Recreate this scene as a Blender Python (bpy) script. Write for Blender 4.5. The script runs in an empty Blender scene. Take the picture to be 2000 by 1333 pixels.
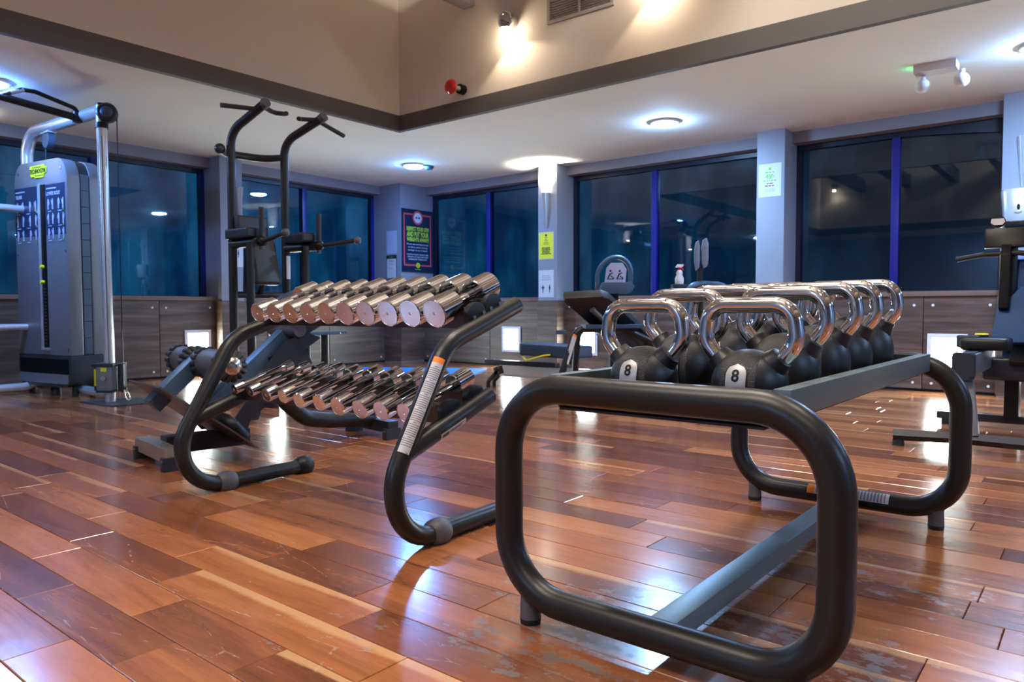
import bpy, bmesh, math, random
from mathutils import Matrix, Vector

random.seed(7)
C = bpy.context.scene.collection
SC = bpy.context.scene
PI = math.pi

# ------------------------------------------------------------------ camera
cam = bpy.data.cameras.new('camera')
cam.sensor_fit = 'HORIZONTAL'
cam.sensor_width = 36.0
cam.lens = 25.857
cam.clip_start = 0.05
cam.clip_end = 100
cam.dof.use_dof = True
cam.dof.focus_distance = 1.9
cam.dof.aperture_fstop = 8.0
camo = bpy.data.objects.new('camera', cam)
C.objects.link(camo)
CAM_F = Vector((0.77608545, 0.62914617, -0.0432026))
CAM_R = Vector((0.62964935, -0.77687554, -0.00246674))
CAM_U = Vector((0.03511499, 0.02528809, 0.99906329))
CAM_O = Vector((0, 0, 0.70))
m = Matrix((CAM_R, CAM_U, -CAM_F)).transposed().to_4x4()
m.translation = CAM_O
camo.matrix_world = m
SC.camera = camo

# ------------------------------------------------------------------ world: dusk outside the windows
w = bpy.data.worlds.new('dusk')
SC.world = w
w.use_nodes = True
nt = w.node_tree
bg = nt.nodes['Background']
tc = nt.nodes.new('ShaderNodeTexCoord')
sx = nt.nodes.new('ShaderNodeSeparateXYZ')
rp = nt.nodes.new('ShaderNodeValToRGB')
rp.color_ramp.elements[0].position = 0.42
rp.color_ramp.elements[0].color = (0.001, 0.005, 0.010, 1)
rp.color_ramp.elements[1].position = 0.85
rp.color_ramp.elements[1].color = (0.0006, 0.006, 0.015, 1)
e = rp.color_ramp.elements.new(0.53)
e.color = (0.0008, 0.011, 0.027, 1)
mr = nt.nodes.new('ShaderNodeMapRange')
mr.inputs[1].default_value = -1
mr.inputs[2].default_value = 1
nt.links.new(tc.outputs['Generated'], sx.inputs[0])
nt.links.new(sx.outputs[2], mr.inputs[0])
nt.links.new(mr.outputs[0], rp.inputs[0])
# the afterglow lies beyond the left-hand windows (+y)
glow = nt.nodes.new('ShaderNodeMapRange')
glow.interpolation_type = 'SMOOTHSTEP'
glow.inputs[1].default_value = 0.15
glow.inputs[2].default_value = 0.95
glow.inputs[3].default_value = 0.35
glow.inputs[4].default_value = 2.1
nt.links.new(sx.outputs[1], glow.inputs[0])
nt.links.new(rp.outputs[0], bg.inputs[0])
nt.links.new(glow.outputs[0], bg.inputs[1])

SC.view_settings.view_transform = 'Standard'
SC.view_settings.look = 'None'
SC.view_settings.exposure = 1.6
SC.view_settings.gamma = 1.0
SC.view_settings.use_curve_mapping = False
SC.cycles.max_bounces = 10
SC.cycles.diffuse_bounces = 5
SC.cycles.glossy_bounces = 5
SC.cycles.transparent_max_bounces = 16
SC.cycles.caustics_reflective = False
SC.cycles.caustics_refractive = False
SC.cycles.sample_clamp_indirect = 4.0
SC.cycles.blur_glossy = 0.5

DOWN_COL = (0.31, 0.57, 1.0)
DOWN_STR = 290.0
PANEL_COL = (0.86, 1.0, 0.95)
PANEL_STR = 36.0
WARM_COL = (1.0, 0.80, 0.60)

def area(name, loc, size, power, col, rot=(0, 0, 0), sizey=None):
    l = bpy.data.lights.new(name, 'AREA')
    l.energy = power
    l.color = col
    l.size = size
    if sizey:
        l.shape = 'RECTANGLE'
        l.size_y = sizey
    o = bpy.data.objects.new(name, l)
    C.objects.link(o)
    o.location = loc
    o.rotation_euler = rot
    return o

# added lamps, unseen up in the void, that light the free-weights floor
VOID_POWER = 60.0
def spot(name, loc, power, col, cone, blend, soft):
    l = bpy.data.lights.new(name, 'SPOT')
    l.energy = power
    l.color = col
    l.spot_size = math.radians(cone)
    l.spot_blend = blend
    l.shadow_soft_size = soft
    o = bpy.data.objects.new(name, l)
    C.objects.link(o)
    o.location = loc
    return o
for (x, y) in ((-1.2, -1.2), (1.9, -0.6), (-0.6, 2.2), (2.3, 2.4)):
    spot('added_void_lamp', (x, y, 4.1), VOID_POWER, (1.0, 0.92, 0.83), 105, 0.6, 0.16)

# ------------------------------------------------------------------ materials
MATS = {}
def N(nt, t, **kw):
    n = nt.nodes.new(t)
    for k, v in kw.items():
        if k.startswith('i'):
            n.inputs[int(k[1:])].default_value = v
        else:
            setattr(n, k, v)
    return n

def mat(name, col, rough=0.5, metal=0.0, var=0.06, scale=30.0, bump=0.0, bscale=200.0, emit=None, estr=0.0,
        coat=0.0, rvar=0.08, spec=0.5):
    """Procedural paint / plastic / metal: noise breaks up colour, gloss and relief."""
    if name in MATS:
        return MATS[name]
    mt = bpy.data.materials.new(name)
    mt.use_nodes = True
    nt = mt.node_tree
    b = nt.nodes['Principled BSDF']
    tc = N(nt, 'ShaderNodeTexCoord')
    no = N(nt, 'ShaderNodeTexNoise')
    no.inputs['Scale'].default_value = scale
    no.inputs['Detail'].default_value = 4
    nt.links.new(tc.outputs['Object'], no.inputs['Vector'])
    mx = N(nt, 'ShaderNodeMix', data_type='RGBA')
    mx.inputs[6].default_value = tuple(max(0, c * (1 - var)) for c in col) + (1,)
    mx.inputs[7].default_value = tuple(min(1, c * (1 + var)) for c in col) + (1,)
    nt.links.new(no.outputs[0], mx.inputs[0])
    nt.links.new(mx.outputs[2], b.inputs['Base Color'])
    mr = N(nt, 'ShaderNodeMapRange')
    mr.inputs[3].default_value = max(0.02, rough - rvar * rough)
    mr.inputs[4].default_value = min(1, rough + rvar * rough)
    nt.links.new(no.outputs[0], mr.inputs[0])
    nt.links.new(mr.outputs[0], b.inputs['Roughness'])
    b.inputs['Metallic'].default_value = metal
    b.inputs['Coat Weight'].default_value = coat
    b.inputs['Specular IOR Level'].default_value = spec
    if bump > 0:
        n2 = N(nt, 'ShaderNodeTexNoise')
        n2.inputs['Scale'].default_value = bscale
        nt.links.new(tc.outputs['Object'], n2.inputs['Vector'])
        bp = N(nt, 'ShaderNodeBump')
        bp.inputs['Strength'].default_value = bump
        bp.inputs['Distance'].default_value = 0.002
        nt.links.new(n2.outputs[0], bp.inputs['Height'])
        nt.links.new(bp.outputs[0], b.inputs['Normal'])
    if emit:
        b.inputs['Emission Color'].default_value = emit + (1,)
        b.inputs['Emission Strength'].default_value = estr
    MATS[name] = mt
    return mt

def math_node(nt, op, a=None, b=None, c=None, clamp=False):
    n = nt.nodes.new('ShaderNodeMath')
    n.operation = op
    n.use_clamp = clamp
    for i, v in enumerate((a, b, c)):
        if v is None:
            continue
        if isinstance(v, (int, float)):
            n.inputs[i].default_value = v
        else:
            nt.links.new(v, n.inputs[i])
    return n.outputs[0]

def ramp(nt, src, stops):
    r = nt.nodes.new('ShaderNodeValToRGB')
    els = r.color_ramp.elements
    els[0].position, els[0].color = stops[0][0], stops[0][1] + (1,)
    els[1].position, els[1].color = stops[-1][0], stops[-1][1] + (1,)
    for p, c in stops[1:-1]:
        e = els.new(p)
        e.color = c + (1,)
    nt.links.new(src, r.inputs[0])
    return r.outputs[0]

PLANK_U0, PLANK_W = 0.475, 0.13
def wood_floor():
    mt = bpy.data.materials.new('walnut_boards')
    mt.use_nodes = True
    nt = mt.node_tree
    L = nt.links.new
    b = nt.nodes['Principled BSDF']
    geo = N(nt, 'ShaderNodeNewGeometry')
    oi = N(nt, 'ShaderNodeObjectInfo')
    sep = N(nt, 'ShaderNodeSeparateXYZ')
    L(geo.outputs['Position'], sep.inputs[0])
    rnd = math_node(nt, 'FRACT', math_node(nt, 'ADD', oi.outputs['Random'], geo.outputs['Random Per Island']))
    rnd2 = math_node(nt, 'FRACT', math_node(nt, 'MULTIPLY', rnd, 17.31))
    rnd3 = math_node(nt, 'FRACT', math_node(nt, 'MULTIPLY', rnd, 53.77))
    rnd4 = math_node(nt, 'FRACT', math_node(nt, 'MULTIPLY', rnd, 91.13))
    across = math_node(nt, 'FRACT', math_node(nt, 'DIVIDE', math_node(nt, 'SUBTRACT', sep.outputs[0], PLANK_U0), PLANK_W))
    # grain coordinates: stretched along the board, shifted board by board
    cb = N(nt, 'ShaderNodeCombineXYZ')
    L(math_node(nt, 'ADD', math_node(nt, 'MULTIPLY', sep.outputs[0], 16.0), math_node(nt, 'MULTIPLY', rnd, 70.0)), cb.inputs[0])
    L(math_node(nt, 'ADD', math_node(nt, 'MULTIPLY', sep.outputs[1], 1.6), math_node(nt, 'MULTIPLY', rnd2, 40.0)), cb.inputs[1])
    L(math_node(nt, 'MULTIPLY', rnd3, 30.0), cb.inputs[2])
    big = N(nt, 'ShaderNodeTexNoise')
    big.inputs['Scale'].default_value = 0.55
    big.inputs['Detail'].default_value = 5
    big.inputs['Roughness'].default_value = 0.6
    big.inputs['Distortion'].default_value = 1.4
    L(cb.outputs[0], big.inputs['Vector'])
    fine = N(nt, 'ShaderNodeTexNoise')
    fine.inputs['Scale'].default_value = 4.5
    fine.inputs['Detail'].default_value = 6
    fine.inputs['Roughness'].default_value = 0.7
    L(cb.outputs[0], fine.inputs['Vector'])
    hair = N(nt, 'ShaderNodeTexNoise')
    hair.inputs['Scale'].default_value = 14.0
    hair.inputs['Detail'].default_value = 3
    L(cb.outputs[0], hair.inputs['Vector'])
    tone = math_node(nt, 'ADD', math_node(nt, 'MULTIPLY', big.outputs[0], 0.5), math_node(nt, 'MULTIPLY', hair.outputs[0], 0.10))
    tone = math_node(nt, 'ADD', tone, math_node(nt, 'MULTIPLY', math_node(nt, 'SUBTRACT', rnd4, 0.5), 0.34))
    tone = math_node(nt, 'ADD', tone, math_node(nt, 'MULTIPLY', math_node(nt, 'SUBTRACT', fine.outputs[0], 0.5), 0.20))
    wood = ramp(nt, tone, [(0.04, (0.085, 0.026, 0.011)), (0.20, (0.195, 0.060, 0.021)), (0.34, (0.315, 0.105, 0.034)), (0.50, (0.43, 0.160, 0.054)), (0.78, (0.58, 0.27, 0.110))])
    # sapwood: a pale strip down one long edge of some boards
    edge = math_node(nt, 'ADD', across, math_node(nt, 'MULTIPLY', math_node(nt, 'SUBTRACT', big.outputs[0], 0.5), 0.55))
    sap = N(nt, 'ShaderNodeMapRange')
    sap.interpolation_type = 'SMOOTHSTEP'
    sap.inputs[1].default_value = 0.72
    sap.inputs[2].default_value = 0.86
    L(edge, sap.inputs[0])
    has = math_node(nt, 'GREATER_THAN', rnd3, 0.80)
    sapm = math_node(nt, 'MULTIPLY', sap.outputs[0], has)
    mx = N(nt, 'ShaderNodeMix', data_type='RGBA')
    L(math_node(nt, 'MULTIPLY', sapm, 0.75), mx.inputs[0])
    L(wood, mx.inputs[6])
    mx.inputs[7].default_value = (0.56, 0.31, 0.145, 1)
    # wear: lacquer scuffed through to grey around the kettlebell rack
    wn = N(nt, 'ShaderNodeTexNoise')
    wn.inputs['Scale'].default_value = 24.0
    wn.inputs['Detail'].default_value = 9
    wn.inputs['Roughness'].default_value = 0.72
    mp = N(nt, 'ShaderNodeMapping')
    mp.inputs['Scale'].default_value = (1.0, 0.45, 1.0)
    L(geo.outputs['Position'], mp.inputs[0])
    L(mp.outputs[0], wn.inputs['Vector'])
    prox = None
    for (cx, cy, s, a) in ((1.42, 0.92, 0.16, 0.9), (1.55, 0.48, 0.15, 1.1), (1.20, 0.86, 0.17, 1.0), (1.08, 0.68, 0.13, 1.0), (0.98, 1.34, 0.18, 0.55), (2.05, 0.42, 0.2, 0.8),
                           (1.20, 2.0, 0.16, 0.45), (2.3, 0.95, 0.3, 0.4)):
        dx = math_node(nt, 'SUBTRACT', sep.outputs[0], cx)
        dy = math_node(nt, 'SUBTRACT', sep.outputs[1], cy)
        d2 = math_node(nt, 'ADD', math_node(nt, 'MULTIPLY', dx, dx), math_node(nt, 'MULTIPLY', math_node(nt, 'MULTIPLY', dy, dy), 0.45))
        g = math_node(nt, 'MULTIPLY', math_node(nt, 'EXPONENT', math_node(nt, 'MULTIPLY', d2, -1.0 / (2 * s * s))), a)
        prox = g if prox is None else math_node(nt, 'MAXIMUM', prox, g)
    wm = N(nt, 'ShaderNodeMapRange')
    wm.interpolation_type = 'SMOOTHSTEP'
    wm.inputs[1].default_value = 0.69
    wm.inputs[2].default_value = 0.78
    L(math_node(nt, 'ADD', wn.outputs[0], math_node(nt, 'MULTIPLY', prox, 0.22)), wm.inputs[0])
    mx2 = N(nt, 'ShaderNodeMix', data_type='RGBA')
    L(math_node(nt, 'MULTIPLY', wm.outputs[0], 0.85), mx2.inputs[0])
    L(mx.outputs[2], mx2.inputs[6])
    mx2.inputs[7].default_value = (0.145, 0.120, 0.108, 1)
    # fine pale scratches
    sc = N(nt, 'ShaderNodeTexVoronoi')
    sc.feature = 'DISTANCE_TO_EDGE'
    sc.inputs['Scale'].default_value = 5.0
    mp2 = N(nt, 'ShaderNodeMapping')
    mp2.inputs['Rotation'].default_value = (0, 0, 0.7)
    mp2.inputs['Scale'].default_value = (1.0, 0.22, 1.0)
    L(geo.outputs['Position'], mp2.inputs[0])
    L(mp2.outputs[0], sc.inputs['Vector'])
    scm = math_node(nt, 'MULTIPLY', math_node(nt, 'LESS_THAN', sc.outputs['Distance'], 0.0035), math_node(nt, 'GREATER_THAN', wn.outputs[0], 0.52))
    mx3 = N(nt, 'ShaderNodeMix', data_type='RGBA')
    L(math_node(nt, 'MULTIPLY', scm, 0.35), mx3.inputs[0])
    L(mx2.outputs[2], mx3.inputs[6])
    mx3.inputs[7].default_value = (0.5, 0.36, 0.26, 1)
    L(mx3.outputs[2], b.inputs['Base Color'])
    ro = math_node(nt, 'ADD', 0.15, math_node(nt, 'MULTIPLY', fine.outputs[0], 0.09))
    ro = math_node(nt, 'ADD', ro, math_node(nt, 'MULTIPLY', wm.outputs[0], 0.22))
    ro = math_node(nt, 'ADD', ro, math_node(nt, 'MULTIPLY', prox, 0.05))
    L(ro, b.inputs['Roughness'])
    b.inputs['Coat Weight'].default_value = 0.25
    b.inputs['Coat Roughness'].default_value = 0.10
    b.inputs['Specular IOR Level'].default_value = 0.55
    # slight cupping and hand-scraped relief
    bn = N(nt, 'ShaderNodeTexNoise')
    bn.inputs['Scale'].default_value = 7.0
    bn.inputs['Detail'].default_value = 3
    L(geo.outputs['Position'], bn.inputs['Vector'])
    bp = N(nt, 'ShaderNodeBump')
    bp.inputs['Strength'].default_value = 0.22
    bp.inputs['Distance'].default_value = 0.004
    hgt = math_node(nt, 'ADD', bn.outputs[0], math_node(nt, 'MULTIPLY', fine.outputs[0], 0.12))
    L(hgt, bp.inputs['Height'])
    L(bp.outputs[0], b.inputs['Normal'])
    MATS['walnut_boards'] = mt
    return mt

def laminate():
    """brown-grey wood laminate, grain runs horizontally"""
    mt = bpy.data.materials.new('wood_laminate')
    mt.use_nodes = True
    nt = mt.node_tree
    L = nt.links.new
    b = nt.nodes['Principled BSDF']
    geo = N(nt, 'ShaderNodeNewGeometry')
    oi = N(nt, 'ShaderNodeObjectInfo')
    sep = N(nt, 'ShaderNodeSeparateXYZ')
    L(geo.outputs['Position'], sep.inputs[0])
    cb = N(nt, 'ShaderNodeCombineXYZ')
    along = math_node(nt, 'ADD', sep.outputs[0], sep.outputs[1])
    L(math_node(nt, 'ADD', math_node(nt, 'MULTIPLY', along, 1.1), math_node(nt, 'MULTIPLY', oi.outputs['Random'], 50)), cb.inputs[0])
    L(math_node(nt, 'MULTIPLY', sep.outputs[2], 15.0), cb.inputs[1])
    n1 = N(nt, 'ShaderNodeTexNoise')
    n1.inputs['Scale'].default_value = 1.0
    n1.inputs['Detail'].default_value = 6
    n1.inputs['Roughness'].default_value = 0.62
    n1.inputs['Distortion'].default_value = 0.6
    L(cb.outputs[0], n1.inputs['Vector'])
    col = ramp(nt, n1.outputs[0], [(0.28, (0.036, 0.020, 0.015)), (0.46, (0.075, 0.045, 0.034)), (0.60, (0.125, 0.080, 0.061)), (0.78, (0.20, 0.135, 0.105))])
    L(col, b.inputs['Base Color'])
    b.inputs['Roughness'].default_value = 0.38
    MATS['wood_laminate'] = mt
    return mt

def glass_pane():
    mt = bpy.data.materials.new('window_glass')
    mt.use_nodes = True
    nt = mt.node_tree
    L = nt.links.new
    out = nt.nodes['Material Output']
    nt.nodes.remove(nt.nodes['Principled BSDF'])
    tr = N(nt, 'ShaderNodeBsdfTransparent')
    tr.inputs[0].default_value = (0.78, 0.90, 0.96, 1)
    gl = N(nt, 'ShaderNodeBsdfGlossy')
    gl.inputs['Roughness'].default_value = 0.015
    gl.inputs[0].default_value = (0.85, 0.93, 1.0, 1)
    # breath of condensation: a faint diffuse film, denser low down
    df = N(nt, 'ShaderNodeBsdfDiffuse')
    df.inputs[0].default_value = (0.30, 0.52, 0.68, 1)
    geo = N(nt, 'ShaderNodeNewGeometry')
    mp = N(nt, 'ShaderNodeMapping')
    mp.inputs['Scale'].default_value = (2.4, 2.4, 1.1)
    L(geo.outputs['Position'], mp.inputs[0])
    no = N(nt, 'ShaderNodeTexNoise')
    no.inputs['Scale'].default_value = 1.2
    no.inputs['Detail'].default_value = 5
    L(mp.outputs[0], no.inputs['Vector'])
    sep = N(nt, 'ShaderNodeSeparateXYZ')
    L(geo.outputs['Position'], sep.inputs[0])
    low = N(nt, 'ShaderNodeMapRange')
    low.inputs[1].default_value = 1.7
    low.inputs[2].default_value = 0.8
    low.inputs[3].default_value = 0.0
    low.inputs[4].default_value = 0.10
    L(sep.outputs[2], low.inputs[0])
    film = N(nt, 'ShaderNodeMapRange')
    film.inputs[1].default_value = 0.50
    film.inputs[2].default_value = 0.75
    film.inputs[3].default_value = 0.001
    film.inputs[4].default_value = 0.034
    L(no.outputs[0], film.inputs[0])
    # uneven wetness also dims the view through
    wet = ramp(nt, no.outputs[0], [(0.34, (0.95, 1.0, 1.0)), (0.66, (0.30, 0.42, 0.55))])
    L(wet, tr.inputs[0])
    film_f = math_node(nt, 'MULTIPLY', film.outputs[0], math_node(nt, 'ADD', low.outputs[0], 0.35), clamp=True)
    # Schlick reflectance, the same from either side of the pane
    dt = N(nt, 'ShaderNodeVectorMath', operation='DOT_PRODUCT')
    L(geo.outputs['Normal'], dt.inputs[0])
    L(geo.outputs['Incoming'], dt.inputs[1])
    oc = math_node(nt, 'SUBTRACT', 1.0, math_node(nt, 'ABSOLUTE', dt.outputs['Value']), clamp=True)
    refl = math_node(nt, 'ADD', 0.05, math_node(nt, 'MULTIPLY', math_node(nt, 'POWER', oc, 5.0), 0.95))
    m1 = N(nt, 'ShaderNodeMixShader')
    L(refl, m1.inputs[0])
    L(tr.outputs[0], m1.inputs[1])
    L(gl.outputs[0], m1.inputs[2])
    m2 = N(nt, 'ShaderNodeMixShader')
    L(film_f, m2.inputs[0])
    L(m1.outputs[0], m2.inputs[1])
    L(df.outputs[0], m2.inputs[2])
    L(m2.outputs[0], out.inputs[0])
    MATS['window_glass'] = mt
    return mt

def kettle_rubber():
    """moulded rubber with a fine diamond texture on the centre band, smooth shoulders"""
    mt = bpy.data.materials.new('kettlebell_rubber')
    mt.use_nodes = True
    nt = mt.node_tree
    L = nt.links.new
    b = nt.nodes['Principled BSDF']
    tc = N(nt, 'ShaderNodeTexCoord')
    sep = N(nt, 'ShaderNodeSeparateXYZ')
    L(tc.outputs['Object'], sep.inputs[0])
    ay = math_node(nt, 'ABSOLUTE', sep.outputs[1])
    band = math_node(nt, 'LESS_THAN', ay, 0.036)
    s = 1150.0
    yz = math_node(nt, 'ADD', math_node(nt, 'MULTIPLY', sep.outputs[1], s), math_node(nt, 'MULTIPLY', sep.outputs[2], s))
    yz2 = math_node(nt, 'SUBTRACT', math_node(nt, 'MULTIPLY', sep.outputs[1], s), math_node(nt, 'MULTIPLY', sep.outputs[2], s))
    dm = math_node(nt, 'MULTIPLY', math_node(nt, 'SINE', yz), math_node(nt, 'SINE', yz2))
    h = math_node(nt, 'MULTIPLY', dm, band)
    groove = math_node(nt, 'MULTIPLY', math_node(nt, 'LESS_THAN', math_node(nt, 'ABSOLUTE', math_node(nt, 'SUBTRACT', ay, 0.040)), 0.0018), -2.0)
    bp = N(nt, 'ShaderNodeBump')
    bp.inputs['Strength'].default_value = 0.55
    bp.inputs['Distance'].default_value = 0.0012
    L(math_node(nt, 'ADD', h, groove), bp.inputs['Height'])
    L(bp.outputs[0], b.inputs['Normal'])
    b.inputs['Base Color'].default_value = (0.008, 0.008, 0.0095, 1)
    b.inputs['Roughness'].default_value = 0.42
    MATS['kettlebell_rubber'] = mt
    return mt

wood_floor(); laminate(); glass_pane(); kettle_rubber()
M_ = MATS
mat('ceiling_paint', (0.80, 0.83, 0.83), 0.8, var=0.03, scale=2)
mat('void_wall_paint', (0.64, 0.585, 0.52), 0.8, var=0.04, scale=2)
mat('band_paint', (0.085, 0.077, 0.082), 0.6, var=0.05, scale=4)
mat('column_paint', (0.235, 0.245, 0.285), 0.55, var=0.04, scale=4)
mat('header_paint', (0.215, 0.20, 0.225), 0.6, var=0.04, scale=4)
mat('blue_frame', (0.006, 0.010, 0.16), 0.35, var=0.1)
mat('navy_frame', (0.004, 0.007, 0.022), 0.4, var=0.1)
mat('dark_wall', (0.10, 0.09, 0.09), 0.8)
mat('sill_wood', (0.16, 0.095, 0.072), 0.4, var=0.2, scale=14)
mat('black_tube', (0.013, 0.012, 0.012), 0.36, var=0.15, scale=40, bump=0.04, bscale=900, spec=0.35)
mat('black_paint', (0.011, 0.011, 0.013), 0.38, var=0.15, scale=40, bump=0.03, bscale=800)
mat('rail_paint', (0.13, 0.17, 0.17), 0.36, metal=0.3, var=0.1, scale=60, bump=0.05, bscale=700)
mat('black_plastic', (0.007, 0.007, 0.008), 0.42, var=0.1, spec=0.3)
mat('grey_plastic', (0.075, 0.075, 0.085), 0.5, var=0.1)
mat('grey_foot_rubber', (0.085, 0.083, 0.09), 0.6, var=0.1)
mat('black_rubber', (0.012, 0.012, 0.013), 0.6, var=0.1, bump=0.1, bscale=300)
mat('chrome', (0.70, 0.725, 0.76), 0.05, metal=1.0, var=0.02, rvar=0.4, scale=60)
mat('handle_chrome', (0.70, 0.72, 0.75), 0.085, metal=1.0, var=0.03, rvar=0.5, scale=90, bump=0.06, bscale=160)
mat('chrome_face', (0.74, 0.70, 0.71), 0.16, metal=1.0, var=0.05, rvar=0.5, scale=120, bump=0.05, bscale=260)
mat('badge_grey', (0.42, 0.40, 0.39), 0.42, metal=0.3, var=0.04, scale=20)
mat('print_black', (0.008, 0.008, 0.010), 0.5)
mat('bolt_steel', (0.55, 0.55, 0.56), 0.22, metal=1.0)
mat('silver_paint', (0.19, 0.205, 0.24), 0.36, metal=0.4, var=0.06)
mat('silver_tube', (0.62, 0.64, 0.68), 0.26, metal=0.6, var=0.04)
mat('aluminium', (0.50, 0.55, 0.58), 0.35, metal=0.3, var=0.05)
mat('dark_slate', (0.017, 0.021, 0.029), 0.35, var=0.1)
mat('slot_black', (0.003, 0.003, 0.004), 0.5, spec=0.15)
mat('navy_print', (0.008, 0.022, 0.060), 0.35)
mat('pad_vinyl', (0.010, 0.011, 0.014), 0.42, var=0.12, bump=0.08, bscale=500)
mat('navy_vinyl', (0.020, 0.042, 0.085), 0.42, var=0.12, bump=0.08, bscale=500)
mat('steel_blue', (0.05, 0.095, 0.15), 0.38, metal=0.2, var=0.08)
mat('gloss_blue', (0.005, 0.050, 0.17), 0.42, var=0.08, spec=0.15)
mat('white_paper', (0.56, 0.57, 0.59), 0.6, var=0.02)
mat('lilac_paper', (0.42, 0.44, 0.60), 0.6, var=0.02)
mat('yellow_paper', (0.80, 0.78, 0.01), 0.55, var=0.02)
mat('poster_navy', (0.004, 0.016, 0.052), 0.45, var=0.05)
mat('poster_red', (0.72, 0.075, 0.075), 0.5)
mat('poster_lime', (0.52, 0.70, 0.03), 0.5)
mat('poster_white', (0.62, 0.66, 0.72), 0.5)
mat('lime_print', (0.22, 0.42, 0.01), 0.5)
mat('maroon_print', (0.22, 0.015, 0.05), 0.5)
mat('yellow_badge', (0.78, 0.80, 0.02), 0.4)
mat('yellow_band', (0.80, 0.75, 0.03), 0.5)
mat('orange_sticker', (0.90, 0.22, 0.02), 0.5)
mat('sticker_silver', (0.56, 0.56, 0.60), 0.45, var=0.03)
mat('grey_print', (0.16, 0.16, 0.19), 0.6)
mat('red_plastic', (0.55, 0.004, 0.006), 0.25, coat=0.3)
mat('white_plastic', (0.72, 0.72, 0.74), 0.4, var=0.02)
mat('blue_mat', (0.01, 0.16, 0.55), 0.6, var=0.1, bump=0.1)
mat('rubber_mat', (0.020, 0.032, 0.042), 0.45, var=0.2, scale=90, bump=0.25, bscale=350)
mat('metal_plate', (0.44, 0.37, 0.30), 0.38, metal=0.75, var=0.1)
mat('dark_plate', (0.085, 0.062, 0.056), 0.4, metal=0.5, var=0.1)
mat('vent_grey', (0.36, 0.34, 0.33), 0.5)
mat('vent_dark', (0.012, 0.011, 0.011), 0.6)
mat('copper_gear', (0.30, 0.20, 0.16), 0.4, metal=0.8)
mat('down_lens', (0.9, 0.9, 0.9), 0.4, emit=DOWN_COL, estr=DOWN_STR)
mat('added_globe_glow', (0.9, 0.9, 0.9), 0.4, emit=(1.0, 0.90, 0.78), estr=62.0)
mat('down_lens_blue', (0.9, 0.9, 0.9), 0.4, emit=(0.13, 0.38, 1.0), estr=DOWN_STR * 0.7)
mat('panel_lens', (0.9, 0.9, 0.9), 0.4, emit=PANEL_COL, estr=PANEL_STR)
mat('warm_bulb', (0.9, 0.9, 0.9), 0.4, emit=(1.0, 0.82, 0.58), estr=45.0)
mat('warm_bulb_soft', (0.9, 0.9, 0.9), 0.4, emit=(1.0, 0.84, 0.64), estr=60.0)
mat('green_led', (0.02, 0.3, 0.05), 0.4, emit=(0.02, 1.0, 0.15), estr=14.0)
mat('screen_black', (0.004, 0.005, 0.007), 0.3, spec=0.15)

# ------------------------------------------------------------------ object helpers
PMAT = {}
def link(o):
    C.objects.link(o)
    return o

def thing(name, label, cat, loc=(0, 0, 0), rotz=0.0, group=None, kind=None):
    o = bpy.data.objects.new(name, None)
    link(o)
    o.empty_display_size = 0.1
    o.location = loc
    o.rotation_euler = (0, 0, rotz)
    if label:
        o['label'] = label
    if cat:
        o['category'] = cat
    if group:
        o['group'] = group
    if kind:
        o['kind'] = kind
    PMAT[o] = Matrix.Translation(loc) @ Matrix.Rotation(rotz, 4, 'Z')
    return o

def tag(o, label=None, cat=None, group=None, kind=None):
    for k, v in (('label', label), ('category', cat), ('group', group), ('kind', kind)):
        if v:
            o[k] = v
    return o

def fillet(pts, rad, arc=7, closed=False):
    """round the corners of a polyline"""
    pts = [Vector(p) for p in pts]
    n = len(pts)
    out = []
    rads = rad if isinstance(rad, (list, tuple)) else [rad] * n
    for i in range(n):
        if not closed and (i == 0 or i == n - 1):
            out.append(pts[i])
            continue
        p, a, b = pts[i], pts[i - 1], pts[(i + 1) % n]
        u, v = (a - p), (b - p)
        lu, lv = u.length, v.length
        u.normalize(); v.normalize()
        ang = u.angle(v)
        if ang > PI - 0.02 or rads[i] <= 0:
            out.append(p)
            continue
        R = rads[i]
        t = min(R / math.tan(ang / 2), lu * 0.499, lv * 0.499)
        R = t * math.tan(ang / 2)
        bis = (u + v).normalized()
        c = p + bis * (R / math.sin(ang / 2))
        s = p + u * t
        e_ = p + v * t
        a0, a1 = s - c, e_ - c
        tot = a0.angle(a1)
        ax = a0.cross(a1).normalized()
        for k in range(arc + 1):
            out.append(c + Matrix.Rotation(tot * k / arc, 3, ax) @ a0)
    return out

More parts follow.
